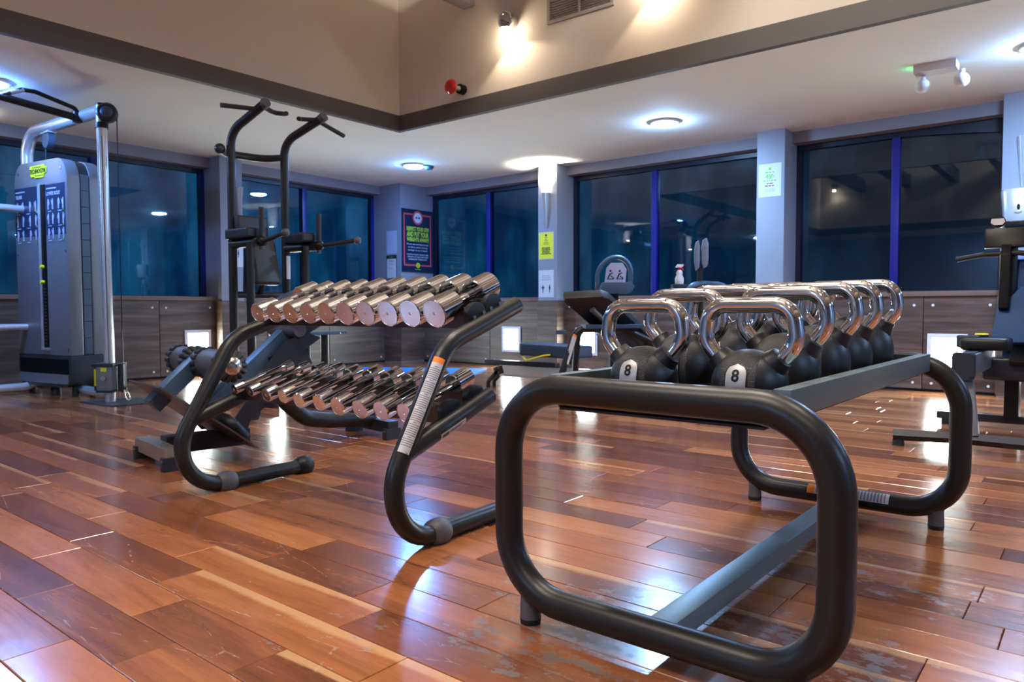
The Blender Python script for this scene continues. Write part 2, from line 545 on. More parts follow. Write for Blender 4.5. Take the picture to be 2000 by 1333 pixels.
class MB:
    def __init__(self):
        self.bm = bmesh.new()

    def _bev(self, verts, bev, seg=2):
        if bev > 0:
            es = list({e for v in verts for e in v.link_edges})
            bmesh.ops.bevel(self.bm, geom=es, offset=bev, segments=seg, profile=0.7, affect='EDGES')

    def box(self, c, s, rot=None, bev=0.0, seg=2):
        M = Matrix.Translation(c)
        if rot is not None:
            M = M @ (rot if isinstance(rot, Matrix) else Matrix.Rotation(rot, 4, 'Z'))
        M = M @ Matrix.Diagonal((s[0], s[1], s[2], 1))
        r = bmesh.ops.create_cube(self.bm, size=1.0, matrix=M)
        self._bev(r['verts'], bev, seg)
        return self

    def span(self, a, b, bev=0.0, seg=2):
        return self.box([(a[i] + b[i]) / 2 for i in range(3)], [abs(b[i] - a[i]) for i in range(3)], None, bev, seg)

    def beam(self, p0, p1, w, h, up=(0, 0, 1), bev=0.0, ext=0.0):
        """rectangular bar from p0 to p1; w across, h along 'up'"""
        p0, p1 = Vector(p0), Vector(p1)
        d = p1 - p0
        L = d.length
        d.normalize()
        y = Vector(up).cross(d).normalized()
        z = d.cross(y)
        R = Matrix((d, y, z)).transposed().to_4x4()
        return self.box((p0 + p1) / 2, (L + 2 * ext, w, h), R, bev)

    def cyl(self, p0, p1, r0, r1=None, seg=16, caps=True):
        p0, p1 = Vector(p0), Vector(p1)
        d = p1 - p0
        q = Vector((0, 0, 1)).rotation_difference(d.normalized()).to_matrix().to_4x4()
        bmesh.ops.create_cone(self.bm, cap_ends=caps, segments=seg, radius1=r0, radius2=r0 if r1 is None else r1,
                              depth=d.length, matrix=Matrix.Translation((p0 + p1) / 2) @ q)
        return self

    def sphere(self, c, r, scale=(1, 1, 1), u=16, v=10):
        bmesh.ops.create_uvsphere(self.bm, u_segments=u, v_segments=v, radius=r,
                                  matrix=Matrix.Translation(c) @ Matrix.Diagonal((scale[0], scale[1], scale[2], 1)))
        return self

    def tube(self, pts, r, rad=0.0, seg=14, arc=7, closed=False, scale=(1, 1)):
        P = fillet(pts, rad, arc, closed) if rad else [Vector(p) for p in pts]
        n = len(P)
        rings = []
        t_prev = None
        nrm = None
        for i in range(n):
            if closed:
                t = (P[(i + 1) % n] - P[i - 1]).normalized()
            elif i == 0:
                t = (P[1] - P[0]).normalized()
            elif i == n - 1:
                t = (P[-1] - P[-2]).normalized()
            else:
                t = ((P[i + 1] - P[i]).normalized() + (P[i] - P[i - 1]).normalized()).normalized()
            if nrm is None:
                a = Vector((0, 0, 1)) if abs(t.z) < 0.9 else Vector((1, 0, 0))
                nrm = (a - t * a.dot(t)).normalized()
            else:
                nrm = (t_prev.rotation_difference(t)) @ nrm
                nrm = (nrm - t * nrm.dot(t)).normalized()
            bn = t.cross(nrm)
            rr = r(i / (n - 1)) if callable(r) else r
            rings.append([self.bm.verts.new(P[i] + nrm * (math.cos(2 * PI * k / seg) * rr * scale[0]) + bn * (math.sin(2 * PI * k / seg) * rr * scale[1])) for k in range(seg)])
            t_prev = t
        m_ = n if closed else n - 1
        for i in range(m_):
            A, B = rings[i], rings[(i + 1) % n]
            for k in range(seg):
                self.bm.faces.new((A[k], A[(k + 1) % seg], B[(k + 1) % seg], B[k]))
        if not closed:
            self.bm.faces.new(rings[0][::-1])
            self.bm.faces.new(rings[-1])
        return self

    def prism(self, poly, O, ax, ay, th, bev=0.0):
        """extrude a 2-D outline (in plane O, ax, ay) by th along ax x ay"""
        O, ax, ay = Vector(O), Vector(ax).normalized(), Vector(ay).normalized()
        az = ax.cross(ay).normalized()
        a = [self.bm.verts.new(O + ax * p[0] + ay * p[1]) for p in poly]
        b = [self.bm.verts.new(O + ax * p[0] + ay * p[1] + az * th) for p in poly]
        n = len(poly)
        self.bm.faces.new(a[::-1])
        self.bm.faces.new(b)
        for i in range(n):
            self.bm.faces.new((a[i], a[(i + 1) % n], b[(i + 1) % n], b[i]))
        self._bev(a + b, bev, 2)
        return self

    def lathe(self, prof, M=None, seg=20):
        M = M or Matrix()
        rings = []
        for r, z in prof:
            if r <= 1e-6:
                rings.append([self.bm.verts.new(M @ Vector((0, 0, z)))])
            else:
                rings.append([self.bm.verts.new(M @ Vector((r * math.cos(2 * PI * k / seg), r * math.sin(2 * PI * k / seg), z))) for k in range(seg)])
        for A, B in zip(rings, rings[1:]):
            for k in range(seg):
                a0, a1 = A[k % len(A)], A[(k + 1) % len(A)]
                b0, b1 = B[k % len(B)], B[(k + 1) % len(B)]
                vs = []
                for v in (a0, a1, b1, b0):
                    if v not in vs:
                        vs.append(v)
                if len(vs) >= 3:
                    self.bm.faces.new(vs)
        return self

    def quad(self, *v):
        self.bm.faces.new([self.bm.verts.new(Vector(p)) for p in v])
        return self

    def patch(self, p0, p1, r, side, half, n=8):
        """sticker curved around a tube p0-p1 of radius r, centred on direction 'side'"""
        p0, p1 = Vector(p0), Vector(p1)
        d = (p1 - p0).normalized()
        s = Vector(side)
        s = (s - d * s.dot(d)).normalized()
        b = d.cross(s)
        ra = []
        for k in range(n + 1):
            a = -half + 2 * half * k / n
            o = s * (math.cos(a) * r) + b * (math.sin(a) * r)
            ra.append((self.bm.verts.new(p0 + o), self.bm.verts.new(p1 + o)))
        for k in range(n):
            self.bm.faces.new((ra[k][0], ra[k + 1][0], ra[k + 1][1], ra[k][1]))
        return self

    def text(self, s, size, O, ax, ay, align='CENTER', depth=0.0008, squash=1.0, bold=0.0):
        """flat lettering in plane O, ax, ay"""
        cu = bpy.data.curves.new('t', 'FONT')
        cu.body = s
        cu.size = size
        cu.align_x = align
        cu.extrude = depth
        cu.resolution_u = 2
        cu.offset = bold
        o = bpy.data.objects.new('t', cu)
        C.objects.link(o)
        dg = bpy.context.evaluated_depsgraph_get()
        me = bpy.data.meshes.new_from_object(o.evaluated_get(dg))
        ax, ay = Vector(ax).normalized(), Vector(ay).normalized()
        R = Matrix((ax, ay, ax.cross(ay))).transposed().to_4x4()
        me.transform(Matrix.Translation(O) @ R @ Matrix.Diagonal((squash, 1, 1, 1)))
        self.bm.from_mesh(me)
        bpy.data.objects.remove(o)
        bpy.data.curves.remove(cu)
        bpy.data.meshes.remove(me)
        return self

    def mesh(self, name, material, smooth=35.0, parent=None):
        bm = self.bm
        if parent is not None and parent in PMAT:
            bm.transform(PMAT[parent].inverted())
        bmesh.ops.recalc_face_normals(bm, faces=bm.faces)
        me = bpy.data.meshes.new(name)
        bm.to_mesh(me)
        bm.free()
        me.materials.append(M_[material])
        if smooth and len(me.polygons):
            me.polygons.foreach_set('use_smooth', [True] * len(me.polygons))
            me.set_sharp_from_angle(angle=math.radians(smooth))
        return me

    def build(self, name, material, parent=None, smooth=35.0, local=False):
        """link as ONE object; world coordinates unless local=True"""
        me = self.mesh(name, material, smooth, None if local else parent)
        o = bpy.data.objects.new(name, me)
        link(o)
        if parent is not None:
            o.parent = parent
            if parent in PMAT:
                PMAT[o] = PMAT[parent]
        return o

def copy_tree(o, parent=None):
    c = o.copy()
    C.objects.link(c)
    if parent:
        c.parent = parent
    for ch in list(o.children):
        copy_tree(ch, c)
    return c

def struct(name, mb, material, label=None):
    o = mb.build(name, material)
    o['kind'] = 'structure'
    PMAT[o] = Matrix()
    if label:
        o['label'] = label
    return o

U, V, Z = Vector((1, 0, 0)), Vector((0, 1, 0)), Vector((0, 0, 1))
NU, NV = -U, -V
# ================================================================== ROOM
ZC, ZB = 2.346, 2.485          # low ceiling, top of the dark band round the void
UB, VB = 4.678, 5.123          # void edge
UF, VF = 7.043, 7.60           # header faces above the windows
UW, VW = 7.19, 7.75            # glass lines
SILL = 0.842
BK = -4.6                      # walls behind the camera
ZV = 4.35                      # top of the void

# floor: sub-floor with every board on it
fl = struct('floor', MB().span((BK, BK, -0.12), (UW + 0.1, VW + 0.1, -0.012)), 'dark_wall')
rows = range(int((BK - PLANK_U0) / PLANK_W), int((UW - PLANK_U0) / PLANK_W) + 1)
rng = random.Random(11)
planks = []
fixed = {0: [1.70, 0.95], 1: [2.04, 1.51], 2: [2.341, 1.721], 4: [2.644, 2.039, 1.303]}
for k in rows:
    u0 = PLANK_U0 + k * PLANK_W
    if k in fixed:
        cuts = sorted(fixed[k])
    else:
        cuts = [0.4 + rng.uniform(-0.5, 0.5)]
    while cuts[-1] < VW:
        cuts.append(cuts[-1] + rng.choice((0.42, 0.55, 0.68, 0.80, 0.95, 1.1)))
    while cuts[0] > BK:
        cuts.insert(0, cuts[0] - rng.choice((0.42, 0.55, 0.68, 0.80, 0.95, 1.1)))
    for a, b in zip(cuts, cuts[1:]):
        a, b = max(a, BK), min(b, VW)
        if b - a > 0.03:
            planks.append((u0, a, b))

def seen_area(u0, a, b):
    """rough size of a board in the picture, to pick the boards that are objects of their own"""
    tot, ins = 0.0, 0
    for fy in (0.1, 0.5, 0.9):
        d = Vector((u0 + PLANK_W / 2, a + (b - a) * fy, 0)) - CAM_O
        z = d.dot(CAM_F)
        if z < 0.4:
            continue
        x, y = d.dot(CAM_R) / z, d.dot(CAM_U) / z
        if abs(x) < 0.74 and abs(y) < 0.50:
            ins += 1
            tot += 0.7 / z ** 3
    return tot * (b - a) * ins
planks.sort(key=lambda q: -seen_area(*q))
def plank_mesh(mb, u0, a, b, dz):
    g, c = 0.0009, 0.0014
    u1 = u0 + PLANK_W
    bot = [mb.bm.verts.new((x, y, -0.011)) for x, y in ((u0 + g, a + g), (u1 - g, a + g), (u1 - g, b - g), (u0 + g, b - g))]
    mid = [mb.bm.verts.new((v.co.x, v.co.y, dz - c)) for v in bot]
    top = [mb.bm.verts.new((x, y, dz)) for x, y in ((u0 + g + c, a + g + c), (u1 - g - c, a + g + c), (u1 - g - c, b - g - c), (u0 + g + c, b - g - c))]
    for A, B in ((bot, mid), (mid, top)):
        for i in range(4):
            mb.bm.faces.new((A[i], A[(i + 1) % 4], B[(i + 1) % 4], B[i]))
    mb.bm.faces.new(top)
rest = MB()
for i, q in enumerate(planks):
    dz = rng.uniform(-0.0007, 0.0)
    if i < 300:
        mb = MB()
        plank_mesh(mb, *q, dz)
        mb.build('plank', 'walnut_boards', fl, smooth=0)
    else:
        plank_mesh(rest, *q, dz)
o = rest.build('planks', 'walnut_boards', fl, smooth=0)
o['kind'] = 'stuff'

# low ceiling round the void, band, void walls and its roof
mb = MB()
mb.span((UB, BK, ZC), (UW + 0.2, VW + 0.2, ZC + 0.12))
mb.span((BK, VB, ZC), (UB, VW + 0.2, ZC + 0.12))
mb.span((BK, BK, ZC), (-3.0, VB, ZC + 0.12))
mb.span((-3.0, BK, ZC), (UB, -3.0, ZC + 0.12))
struct('ceiling', mb, 'ceiling_paint')
struct('trim_1', MB().span((UB - 0.002, -3.0, ZC - 0.001), (UB + 0.05, VB + 0.05, ZB)), 'band_paint')
struct('trim_2', MB().span((-3.0, VB - 0.002, ZC - 0.001), (UB - 0.002, VB + 0.05, ZB)), 'band_paint')
struct('trim_3', MB().span((-3.05, -3.0, ZC - 0.002), (-2.97, VB, ZB)), 'band_paint')
struct('trim_4', MB().span((-2.97, -3.05, ZC - 0.002), (UB - 0.03, -2.97, ZB)), 'band_paint')
struct('wall_void_right', MB().span((UB, -3.0, ZB - 0.02), (UB + 0.1, VB + 0.1, ZV)), 'void_wall_paint')
struct('wall_void_left', MB().span((-3.0, VB, ZB - 0.02), (UB, VB + 0.1, ZV)), 'void_wall_paint')
struct('wall_void_back', MB().span((-3.1, -3.0, ZB - 0.02), (-3.0, VB, ZV)), 'void_wall_paint')
struct('wall_void_near', MB().span((-3.0, -3.1, ZB - 0.02), (UB, -3.0, ZV)), 'void_wall_paint')
struct('ceiling_void', MB().span((-3.1, -3.1, ZV), (UB + 0.1, VB + 0.1, ZV + 0.1)), 'void_wall_paint')
struct('trim_5', MB().span((-3.0, 4.18, 3.235), (UB, 4.31, 3.50), 0.006), 'header_paint')
for k_, v_ in enumerate((3.3, 2.42, 1.54, 0.66, -0.22, -1.1, -2.0)):
    struct('trim_beam', MB().span((-3.0, v_, 3.235), (UB, v_ + 0.13, 3.50), 0.006), 'header_paint')
struct('wall_back', MB().span((BK - 0.1, BK, 0), (BK, VW + 0.2, ZC + 0.1)), 'column_paint')
struct('wall_near', MB().span((BK, BK - 0.1, 0), (UW + 0.2, BK, ZC + 0.1)), 'column_paint')

# columns
CU, CV = 6.84, 7.40            # faces of the pilasters
struct('wall_column_corner', MB().span((6.58, 7.20, 0), (UW + 0.1, VW + 0.1, ZC), 0.004), 'column_paint')
pil_r = [(4.885, 5.150), (2.333, 2.590), (0.40, 0.667), (-2.2, -1.9)]
for i, (a, b) in enumerate(pil_r):
    struct('wall_column_right', MB().span((CU, a, 0), (UW + 0.1, b, ZC), 0.004), 'column_paint')
pil_l = [(4.185, 4.445), (1.55, 1.82), (-1.2, -0.94)]
for i, (a, b) in enumerate(pil_l):
    struct('wall_column_left', MB().span((a, CV, 0), (b, VW + 0.1, ZC), 0.004), 'column_paint')

# headers (one boxed length per bay) and windows
def header_r(a, b, n):
    struct('trim_%d' % n, MB().span((UF, a, 2.24), (UW + 0.1, b, ZC), 0.003), 'header_paint')
def header_l(a, b, n):
    struct('trim_%d' % n, MB().span((a, VF, 2.235), (b, VW + 0.1, ZC), 0.003), 'header_paint')
bays_r = [(5.150, 7.20), (2.590, 4.885), (0.667, 2.333), (-1.9, 0.40), (-4.6, -2.2)]
bays_l = [(4.445, 6.58), (1.82, 4.185), (-0.94, 1.55), (-4.6, -1.2)]
n = 6
for a, b in bays_r:
    header_r(a, b, n); n += 1
for a, b in bays_l:
    header_l(a, b, n); n += 1

wn = 1
def window(a, b, mull, side, n, top=2.24):
    """outer frame, one mullion, two panes"""
    f = 0.045
    def sp(p0, p1):   # along, depth offset, height
        if side == 'r':
            return ((UW + p0[1], p0[0], p0[2]), (UW + p1[1], p1[0], p1[2]))
        return ((p0[0], VW + p0[1], p0[2]), (p1[0], VW + p1[1], p1[2]))
    mb = MB()
    for q in (((a, -0.02, SILL), (a + f, 0.05, top)), ((b - f, -0.02, SILL), (b, 0.05, top)),
              ((a + f, -0.02, SILL), (b - f, 0.05, SILL + 0.012)), ((a + f, -0.02, top - 0.05), (b - f, 0.05, top))):
        mb.span(*sp(*q))
    w_ = struct('window_%d' % n, mb, 'navy_frame')
    mm = MB()
    mm.span(*sp((mull - 0.032, -0.03, SILL + 0.012), (mull + 0.032, 0.05, top - 0.05)), bev=0.005)
    mm.build('mullion', 'blue_frame', w_)
    for p0, p1 in ((a + f, mull - 0.032), (mull + 0.032, b - f)):
        g = MB()
        g.span(*sp((p0, 0.008, SILL + 0.012), (p1, 0.016, top - 0.05)))
        g.build('pane', 'window_glass', w_, smooth=0)
    return w_
wr = []
for (a, b), mull in zip(bays_r, (6.19, 3.833, 1.48, -0.9, -3.6)):
    wr.append(window(a, b, mull, 'r', wn)); wn += 1
wl = []
for (a, b), mull in zip(bays_l, (5.48, 3.06, 0.35, -2.9)):
    wl.append(window(a, b, mull, 'l', wn)); wn += 1
# the jambs facing the room are painted bright blue
for w_, (a, b) in zip(wl, bays_l):
    MB().span((b - 0.05, VW - 0.026, SILL + 0.012), (b, VW - 0.02, 2.19)).build('jamb_strip', 'blue_frame', w_)
# head of the third window curves down towards the far column
mb = MB()
poly = [(0.667, 2.20), (2.333, 2.20)] + [(2.333 - 1.666 * t, 2.195 - 0.075 * max(0, t - 0.35) ** 2 / 0.42) for t in [i / 14 for i in range(15)]]
mb.prism([(p[0], p[1]) for p in poly], (UW - 0.022, 0, 0), V, Z, 0.05)
mb.build('arched_head', 'navy_frame', wr[2])

# wainscot: substrate, laminate panels with open joints, screw caps, wooden sill
PR, PL = 7.0, 7.54
wall_r = struct('wall_right', MB().span((PR, BK, 0), (UW + 0.1, VW, SILL - 0.03)), 'slot_black')
wall_l = struct('wall_left', MB().span((BK, PL, 0), (UW, VW + 0.1, SILL - 0.03)), 'slot_black')
def cap_r(v, z):
    MB().cyl((PR - 0.016, v, z), (PR - 0.012, v, z), 0.011, seg=10).build('screw_cap', 'white_plastic', wall_r)
def cap_l(u, z):
    MB().cyl((u, PL - 0.016, z), (u, PL - 0.012, z), 0.011, seg=10).build('screw_cap', 'white_plastic', wall_l)
seams = [7.2, 6.02, 5.15, 4.885, 3.70, 2.59, 2.333, 1.21, 0.667, 0.40, -0.8, -1.9, -2.2, -3.4, -4.6]
for b, a in zip(seams, seams[1:]):
    if (a, b) in pil_r:
        continue
    MB().span((PR - 0.012, a + 0.003, 0.02), (PR, b - 0.003, 0.798), 0.001, 1).build('panel', 'wood_laminate', wall_r)
    if a > -1:
        for v in (a + 0.07, b - 0.07):
            cap_r(v, 0.725); cap_r(v, 0.07)
seams = [6.58, 5.68, 4.93, 4.445, 4.185, 3.57, 2.55, 1.82, 1.55, 0.35, -0.94, -1.2, -2.9, -4.6]
for b, a in zip(seams, seams[1:]):
    if (a, b) in pil_l:
        continue
    MB().span((a + 0.003, PL - 0.012, 0.02), (b - 0.003, PL, 0.798), 0.001, 1).build('panel', 'wood_laminate', wall_l)
    if a > 1:
        for u in (a + 0.07, b - 0.07):
            cap_l(u, 0.725); cap_l(u, 0.07)
# laminate skirt round the pilasters and the corner column
for (a, b) in pil_r[:3]:
    MB().span((CU - 0.008, a - 0.008, 0.02), (PR - 0.012, b + 0.008, 0.80), 0.001, 1).build('panel', 'wood_laminate', wall_r)
for (a, b) in pil_l[:2]:
    MB().span((a - 0.008, CV - 0.008, 0.02), (b + 0.008, PL - 0.012, 0.80), 0.001, 1).build('panel', 'wood_laminate', wall_l)
MB().span((6.572, 7.19, 0.02), (PR - 0.012, 7.2, 0.80), 0.001, 1).build('panel', 'wood_laminate', wall_r)
MB().span((6.572, 7.2, 0.02), (6.58, PL - 0.012, 0.80), 0.001, 1).build('panel', 'wood_laminate', wall_r)
for a, b in bays_r:
    MB().span((PR - 0.03, a, 0.80), (UW - 0.02, b, SILL), 0.003).build('sill', 'sill_wood', wall_r)
for a, b in bays_l:
    MB().span((a, PL - 0.03, 0.80), (b, VW - 0.02, SILL), 0.003).build('sill', 'sill_wood', wall_l)
struct('baseboard_right', MB().span((PR - 0.012, BK, 0), (PR, 7.2, 0.02)), 'slot_black')
struct('baseboard_left', MB().span((BK, PL - 0.012, 0), (6.58, PL, 0.02)), 'slot_black')

# ================================================================== LIGHTS AND FITTINGS
def downlight(u, v, label, lens='down_lens'):
    t = thing('ceiling_downlight', label, 'light', (u, v, ZC), group='ceiling downlights')
    MB().lathe([(0.0, -0.001), (0.128, -0.001), (0.128, -0.014), (0.112, -0.020), (0.108, -0.012), (0.0, -0.012)], Matrix.Translation((u, v, ZC)), 28).build('trim_ring', 'white_plastic', t)
    MB().lathe([(0.106, -0.013), (0.104, -0.024), (0.085, -0.035), (0.0, -0.039)], Matrix.Translation((u, v, ZC)), 28).build('lens', lens, t)
downlight(5.937, 3.078, 'lit round downlight in the ceiling beyond the kettlebell rack')
downlight(5.86, 6.184, 'lit round downlight in the ceiling above the corner column', 'down_lens_blue')
downlight(1.80, 6.27, 'lit round downlight at the left edge, above the cable machine', 'down_lens_blue')
downlight(5.72, 0.36, 'lit round downlight at the top right, above the far right column')
downlight(-2.3, 6.27, 'added round downlight on the left, unseen outside the picture')  # this and the next three: unseen downlights added to brighten the room
downlight(5.75, -2.8, 'added round downlight on the right, unseen outside the picture')
downlight(-3.8, 1.5, 'added round downlight, unseen behind the camera, left side')
downlight(1.5, -3.8, 'added round downlight, unseen behind the camera, right side')

def wall_panel_light(c, side, label, hw=0.145):
    """square backlit panel let into the wainscot"""
    zc = 0.333
    if side == 'r':
        O, ax, nrm = Vector((PR - 0.012, c, zc)), NV, NU
    else:
        O, ax, nrm = Vector((c, PL - 0.012, zc)), U, NV
    t = thing('wall_panel_light', label, 'light', tuple(O - Z * 0.155), group='square wall lights in the wainscot')
    mb = MB()
    R = Matrix((ax, Z, nrm)).transposed().to_4x4()
    for x, y, w_, h in ((0, 0.138, 2 * hw, 0.034), (0, -0.138, 2 * hw, 0.034), (hw - 0.017, 0, 0.034, 0.242), (-hw + 0.017, 0, 0.034, 0.242)):
        mb.box(O + ax * x + Z * y + nrm * 0.008, (w_, h, 0.016), R, 0.002)
    mb.build('frame', 'white_plastic', t)
    MB().box(O + nrm * 0.004, (2 * hw - 0.066, 0.243, 0.006), R).build('diffuser', 'panel_lens', t)
wall_panel_light(1.03, 'r', 'bright square wall light behind the rowing machine rail')
wall_panel_light(5.67, 'r', 'bright square wall light right of the dumbbell rack, beneath the windows')
wall_panel_light(4.58, 'r', 'square wall light half hidden behind the black incline bench')
wall_panel_light(0.20, 'r', 'square wall light low behind the rowing machine body')
wall_panel_light(3.97, 'l', 'bright square wall light left of the dumbbell rack, behind the foam rollers')
wall_panel_light(4.96, 'l', 'square wall light glimpsed below the upper dumbbell shelf')

def sconce(O, nrm, lit, label):
    """tapering fin-shaped up-light"""
    O, nrm = Vector(O), Vector(nrm)
    ax = nrm.cross(Z)
    t = thing('wall_sconce', label, 'light', tuple(O))
    mb = MB()
    prof = [(0.006, -0.40, 0.012), (0.018, -0.30, 0.03), (0.033, -0.12, 0.055), (0.042, 0.0, 0.075)]
    rings = []
    for hw, z, d in prof:
        ring = []
        for k in range(9):
            a = PI * k / 8
            ring.append(mb.bm.verts.new(O + ax * (math.cos(a) * hw) + nrm * (0.004 + math.sin(a) * d) + Z * z))
        rings.append(ring)
    for A, B in zip(rings, rings[1:]):
        for k in range(8):
            mb.bm.faces.new((A[k], A[k + 1], B[k + 1], B[k]))
        mb.bm.faces.new((A[0], B[0], B[8], A[8]))
    mb.bm.faces.new(rings[0])
    mb.build('fin', 'silver_tube', t)
    if lit:
        MB().box(O + nrm * 0.032 + Z * 0.004, (0.05, 0.05, 0.006)).build('lamp', 'warm_bulb_soft', t)
        l = bpy.data.lights.new('uplight', 'SPOT')
        l.energy = 34
        l.color = (1.0, 0.88, 0.72)
        l.spot_size = math.radians(125)
        l.spot_blend = 0.7
        l.shadow_soft_size = 0.03
        lo = bpy.data.objects.new('uplight', l)
        C.objects.link(lo)
        lo.location = O + nrm * 0.04 + Z * 0.02
        lo.rotation_euler = (PI, 0, 0)
    else:
        MB().box(O + nrm * 0.032 + Z * 0.001, (0.05, 0.05, 0.004)).build('lamp', 'grey_plastic', t)
sconce((CU, 5.03, 2.03), NU, True, 'lit fin-shaped wall up-light above the yellow notice')
sconce((1.685, CV, 2.03), NV, True, 'lit fin-shaped wall up-light on the left wall, outside the picture')
sconce((-1.07, CV, 2.03), NV, True, 'lit fin-shaped wall up-light far along the left wall')
sconce((CU, -2.05, 2.03), NU, True, 'lit fin-shaped wall up-light on the right wall behind the camera')
sconce((4.40, CV, 2.03), NV, False, 'unlit fin-shaped wall lamp on the column behind the chin-up station')
sconce((CU, 0.535, 2.00), NU, False, 'unlit fin-shaped wall lamp above the paper towel dispenser')

# wall spotlights in the void
def wall_spot(v, z, label, power, u=UB, sg=-1):
    O = Vector((u, v, z))
    D = U * sg
    t = thing('wall_spotlight', label, 'light', tuple(O))
    MB().cyl(O, O + D * 0.05, 0.065, seg=24).build('mount', 'vent_grey', t)
    mb = MB()
    c = O + D * 0.085
    mb.tube([c + Vector((0, math.cos(a) * 0.062, math.sin(a) * 0.062)) for a in [2 * PI * k / 24 for k in range(24)]], 0.010, closed=True, seg=8)
    mb.cyl(O + D * 0.05, O + D * 0.085, 0.035, 0.058, seg=24)
    mb.build('shade_ring', 'chrome', t)
    MB().sphere(c + Z * -0.088 + D * 0.02, 0.034, (1, 1, 0.8)).build('bulb', 'warm_bulb', t)
    l = bpy.data.lights.new('spot_beam', 'SPOT')
    l.energy = power
    l.color = (1.0, 0.80, 0.56)
    l.spot_size = math.radians(128)
    l.spot_blend = 0.25
    l.shadow_soft_size = 0.012
    lo = bpy.data.objects.new('spot_beam', l)
    C.objects.link(lo)
    lo.location = c + Z * -0.125 + D * 0.02
    lo.rotation_euler = (math.radians(-14), 0, 0)
wall_spot(3.784, 3.00, 'chrome wall spotlight throwing a warm beam, left of the vent', 3.2)
wall_spot(2.50, 3.06, 'warm wall spotlight at the top edge, right of the vent', 3.0)
wall_spot(4.80, 3.40, 'warm wall spotlight on the far wall, seen only mirrored in the glass', 6.0, -3.0, 1)
wall_spot(3.41, 3.40, 'second warm spotlight on the far wall, seen only mirrored in the glass', 6.0, -3.0, 1)

# added unseen lamps: globes brighten the void, bell shades house the spots
for k_, (x, y, lb) in enumerate(((-0.2, 1.0, 'added globe lamp, unseen high in the void, nearer the left'), (2.4, 1.2, 'added globe lamp, unseen high in the void, nearer the right'))):
    t = thing('added_globe_lamp', lb, 'light', (x, y, 3.59))
    MB().sphere((x, y, 3.75), 0.16, (1, 1, 1), 24, 16).build('globe', 'added_globe_glow', t, 60)
    MB().cyl((x, y, 3.91), (x, y, ZV), 0.012, seg=8).build('stem', 'vent_grey', t)
for (x, y), lb in zip(((-1.2, -1.2), (1.9, -0.6), (-0.6, 2.2), (2.3, 2.4)), ('behind the camera on the left', 'behind the camera on the right', 'ahead on the left', 'ahead on the right')):
    t = thing('added_void_lamp', 'added bell-shaped lamp, unseen in the void, ' + lb, 'light', (x, y, 4.1))
    MB().lathe([(0.23, 4.105), (0.225, 4.105), (0.10, 4.24), (0.06, 4.30), (0.0, 4.30)], Matrix.Translation((x, y, 0)), 24).build('shade', 'vent_grey', t)
    MB().cyl((x, y, 4.30), (x, y, ZV), 0.02, seg=8).build('stem', 'vent_grey', t)

# red alarm strobe
t = thing('alarm_strobe', 'red round alarm strobe on a black stem, low on the beige wall', 'alarm', (UB, 4.319, 2.568))
MB().cyl((UB, 4.319, 2.568), (UB - 0.05, 4.319, 2.568), 0.042, seg=20).build('base', 'black_plastic', t)
MB().cyl((UB - 0.05, 4.319, 2.568), (UB - 0.125, 4.335, 2.568), 0.02, seg=12).build('stem', 'vent_grey', t)
MB().lathe([(0.0, 0.0), (0.05, 0.0), (0.062, 0.012), (0.060, 0.03), (0.045, 0.045), (0.0, 0.052)],
           Matrix.Translation((UB - 0.12, 4.335, 2.568)) @ Matrix.Rotation(-PI / 2, 4, 'Y'), 24).build('dome', 'red_plastic', t)

# air vent with louvres
t = thing('air_vent', 'grey louvred air vent high on the beige wall', 'vent', (UB, 3.15, 2.89))
mb = MB()
va, vb, za, zb = 2.83, 3.427, 2.895, 3.095
for a, b in (((va, za), (vb, za + 0.025)), ((va, zb - 0.025), (vb, zb)), ((va, za + 0.025), (va + 0.028, zb - 0.025)), ((vb - 0.028, za + 0.025), (vb, zb - 0.025))):
    mb.span((UB - 0.016, a[0], a[1]), (UB, b[0], b[1]), 0.002)
mb.build('frame', 'vent_grey', t)
MB().span((UB - 0.003, va + 0.02, za + 0.02), (UB - 0.001, vb - 0.02, zb - 0.02)).build('duct', 'vent_dark', t)
MB().span((UB - 0.018, 3.122, za + 0.02), (UB - 0.002, 3.136, zb - 0.02)).build('divider', 'vent_grey', t)
for k in range(8):
    z = za + 0.036 + k * 0.0185
    MB().box((UB - 0.009, (va + vb) / 2, z), (0.014, vb - va - 0.056, 0.003), Matrix.Rotation(0.6, 4, 'Y')).build('slat', 'vent_grey', t)

# smoke sensor, emergency light
t = thing('smoke_sensor', 'small dark round ceiling sensor right beside the corner downlight', 'sensor', (6.02, 6.10, ZC))
MB().lathe([(0, 0), (0.055, 0), (0.055, -0.018), (0.04, -0.04), (0, -0.045)], Matrix.Translation((6.02, 6.10, ZC)), 20).build('housing', 'steel_blue', t)
t = thing('emergency_light', 'white twin-lamp emergency light with a green indicator on the ceiling', 'light', (5.75, 0.95, ZC))
MB().span((5.66, 0.82, ZC - 0.052), (5.80, 1.075, ZC), 0.006).build('housing', 'white_plastic', t)
MB().cyl((5.72, 1.075, ZC - 0.03), (5.72, 1.083, ZC - 0.03), 0.009, seg=10).build('indicator', 'green_led', t)
for v in (1.03, 0.80):
    hd = MB().cyl((5.76, v, ZC - 0.052), (5.76, v, ZC - 0.085), 0.018, seg=12)
    hd.sphere((5.75, v, ZC - 0.125), 0.048, (1, 1, 1.0), 20, 14)
    hd.build('lamp_head', 'white_plastic', t)
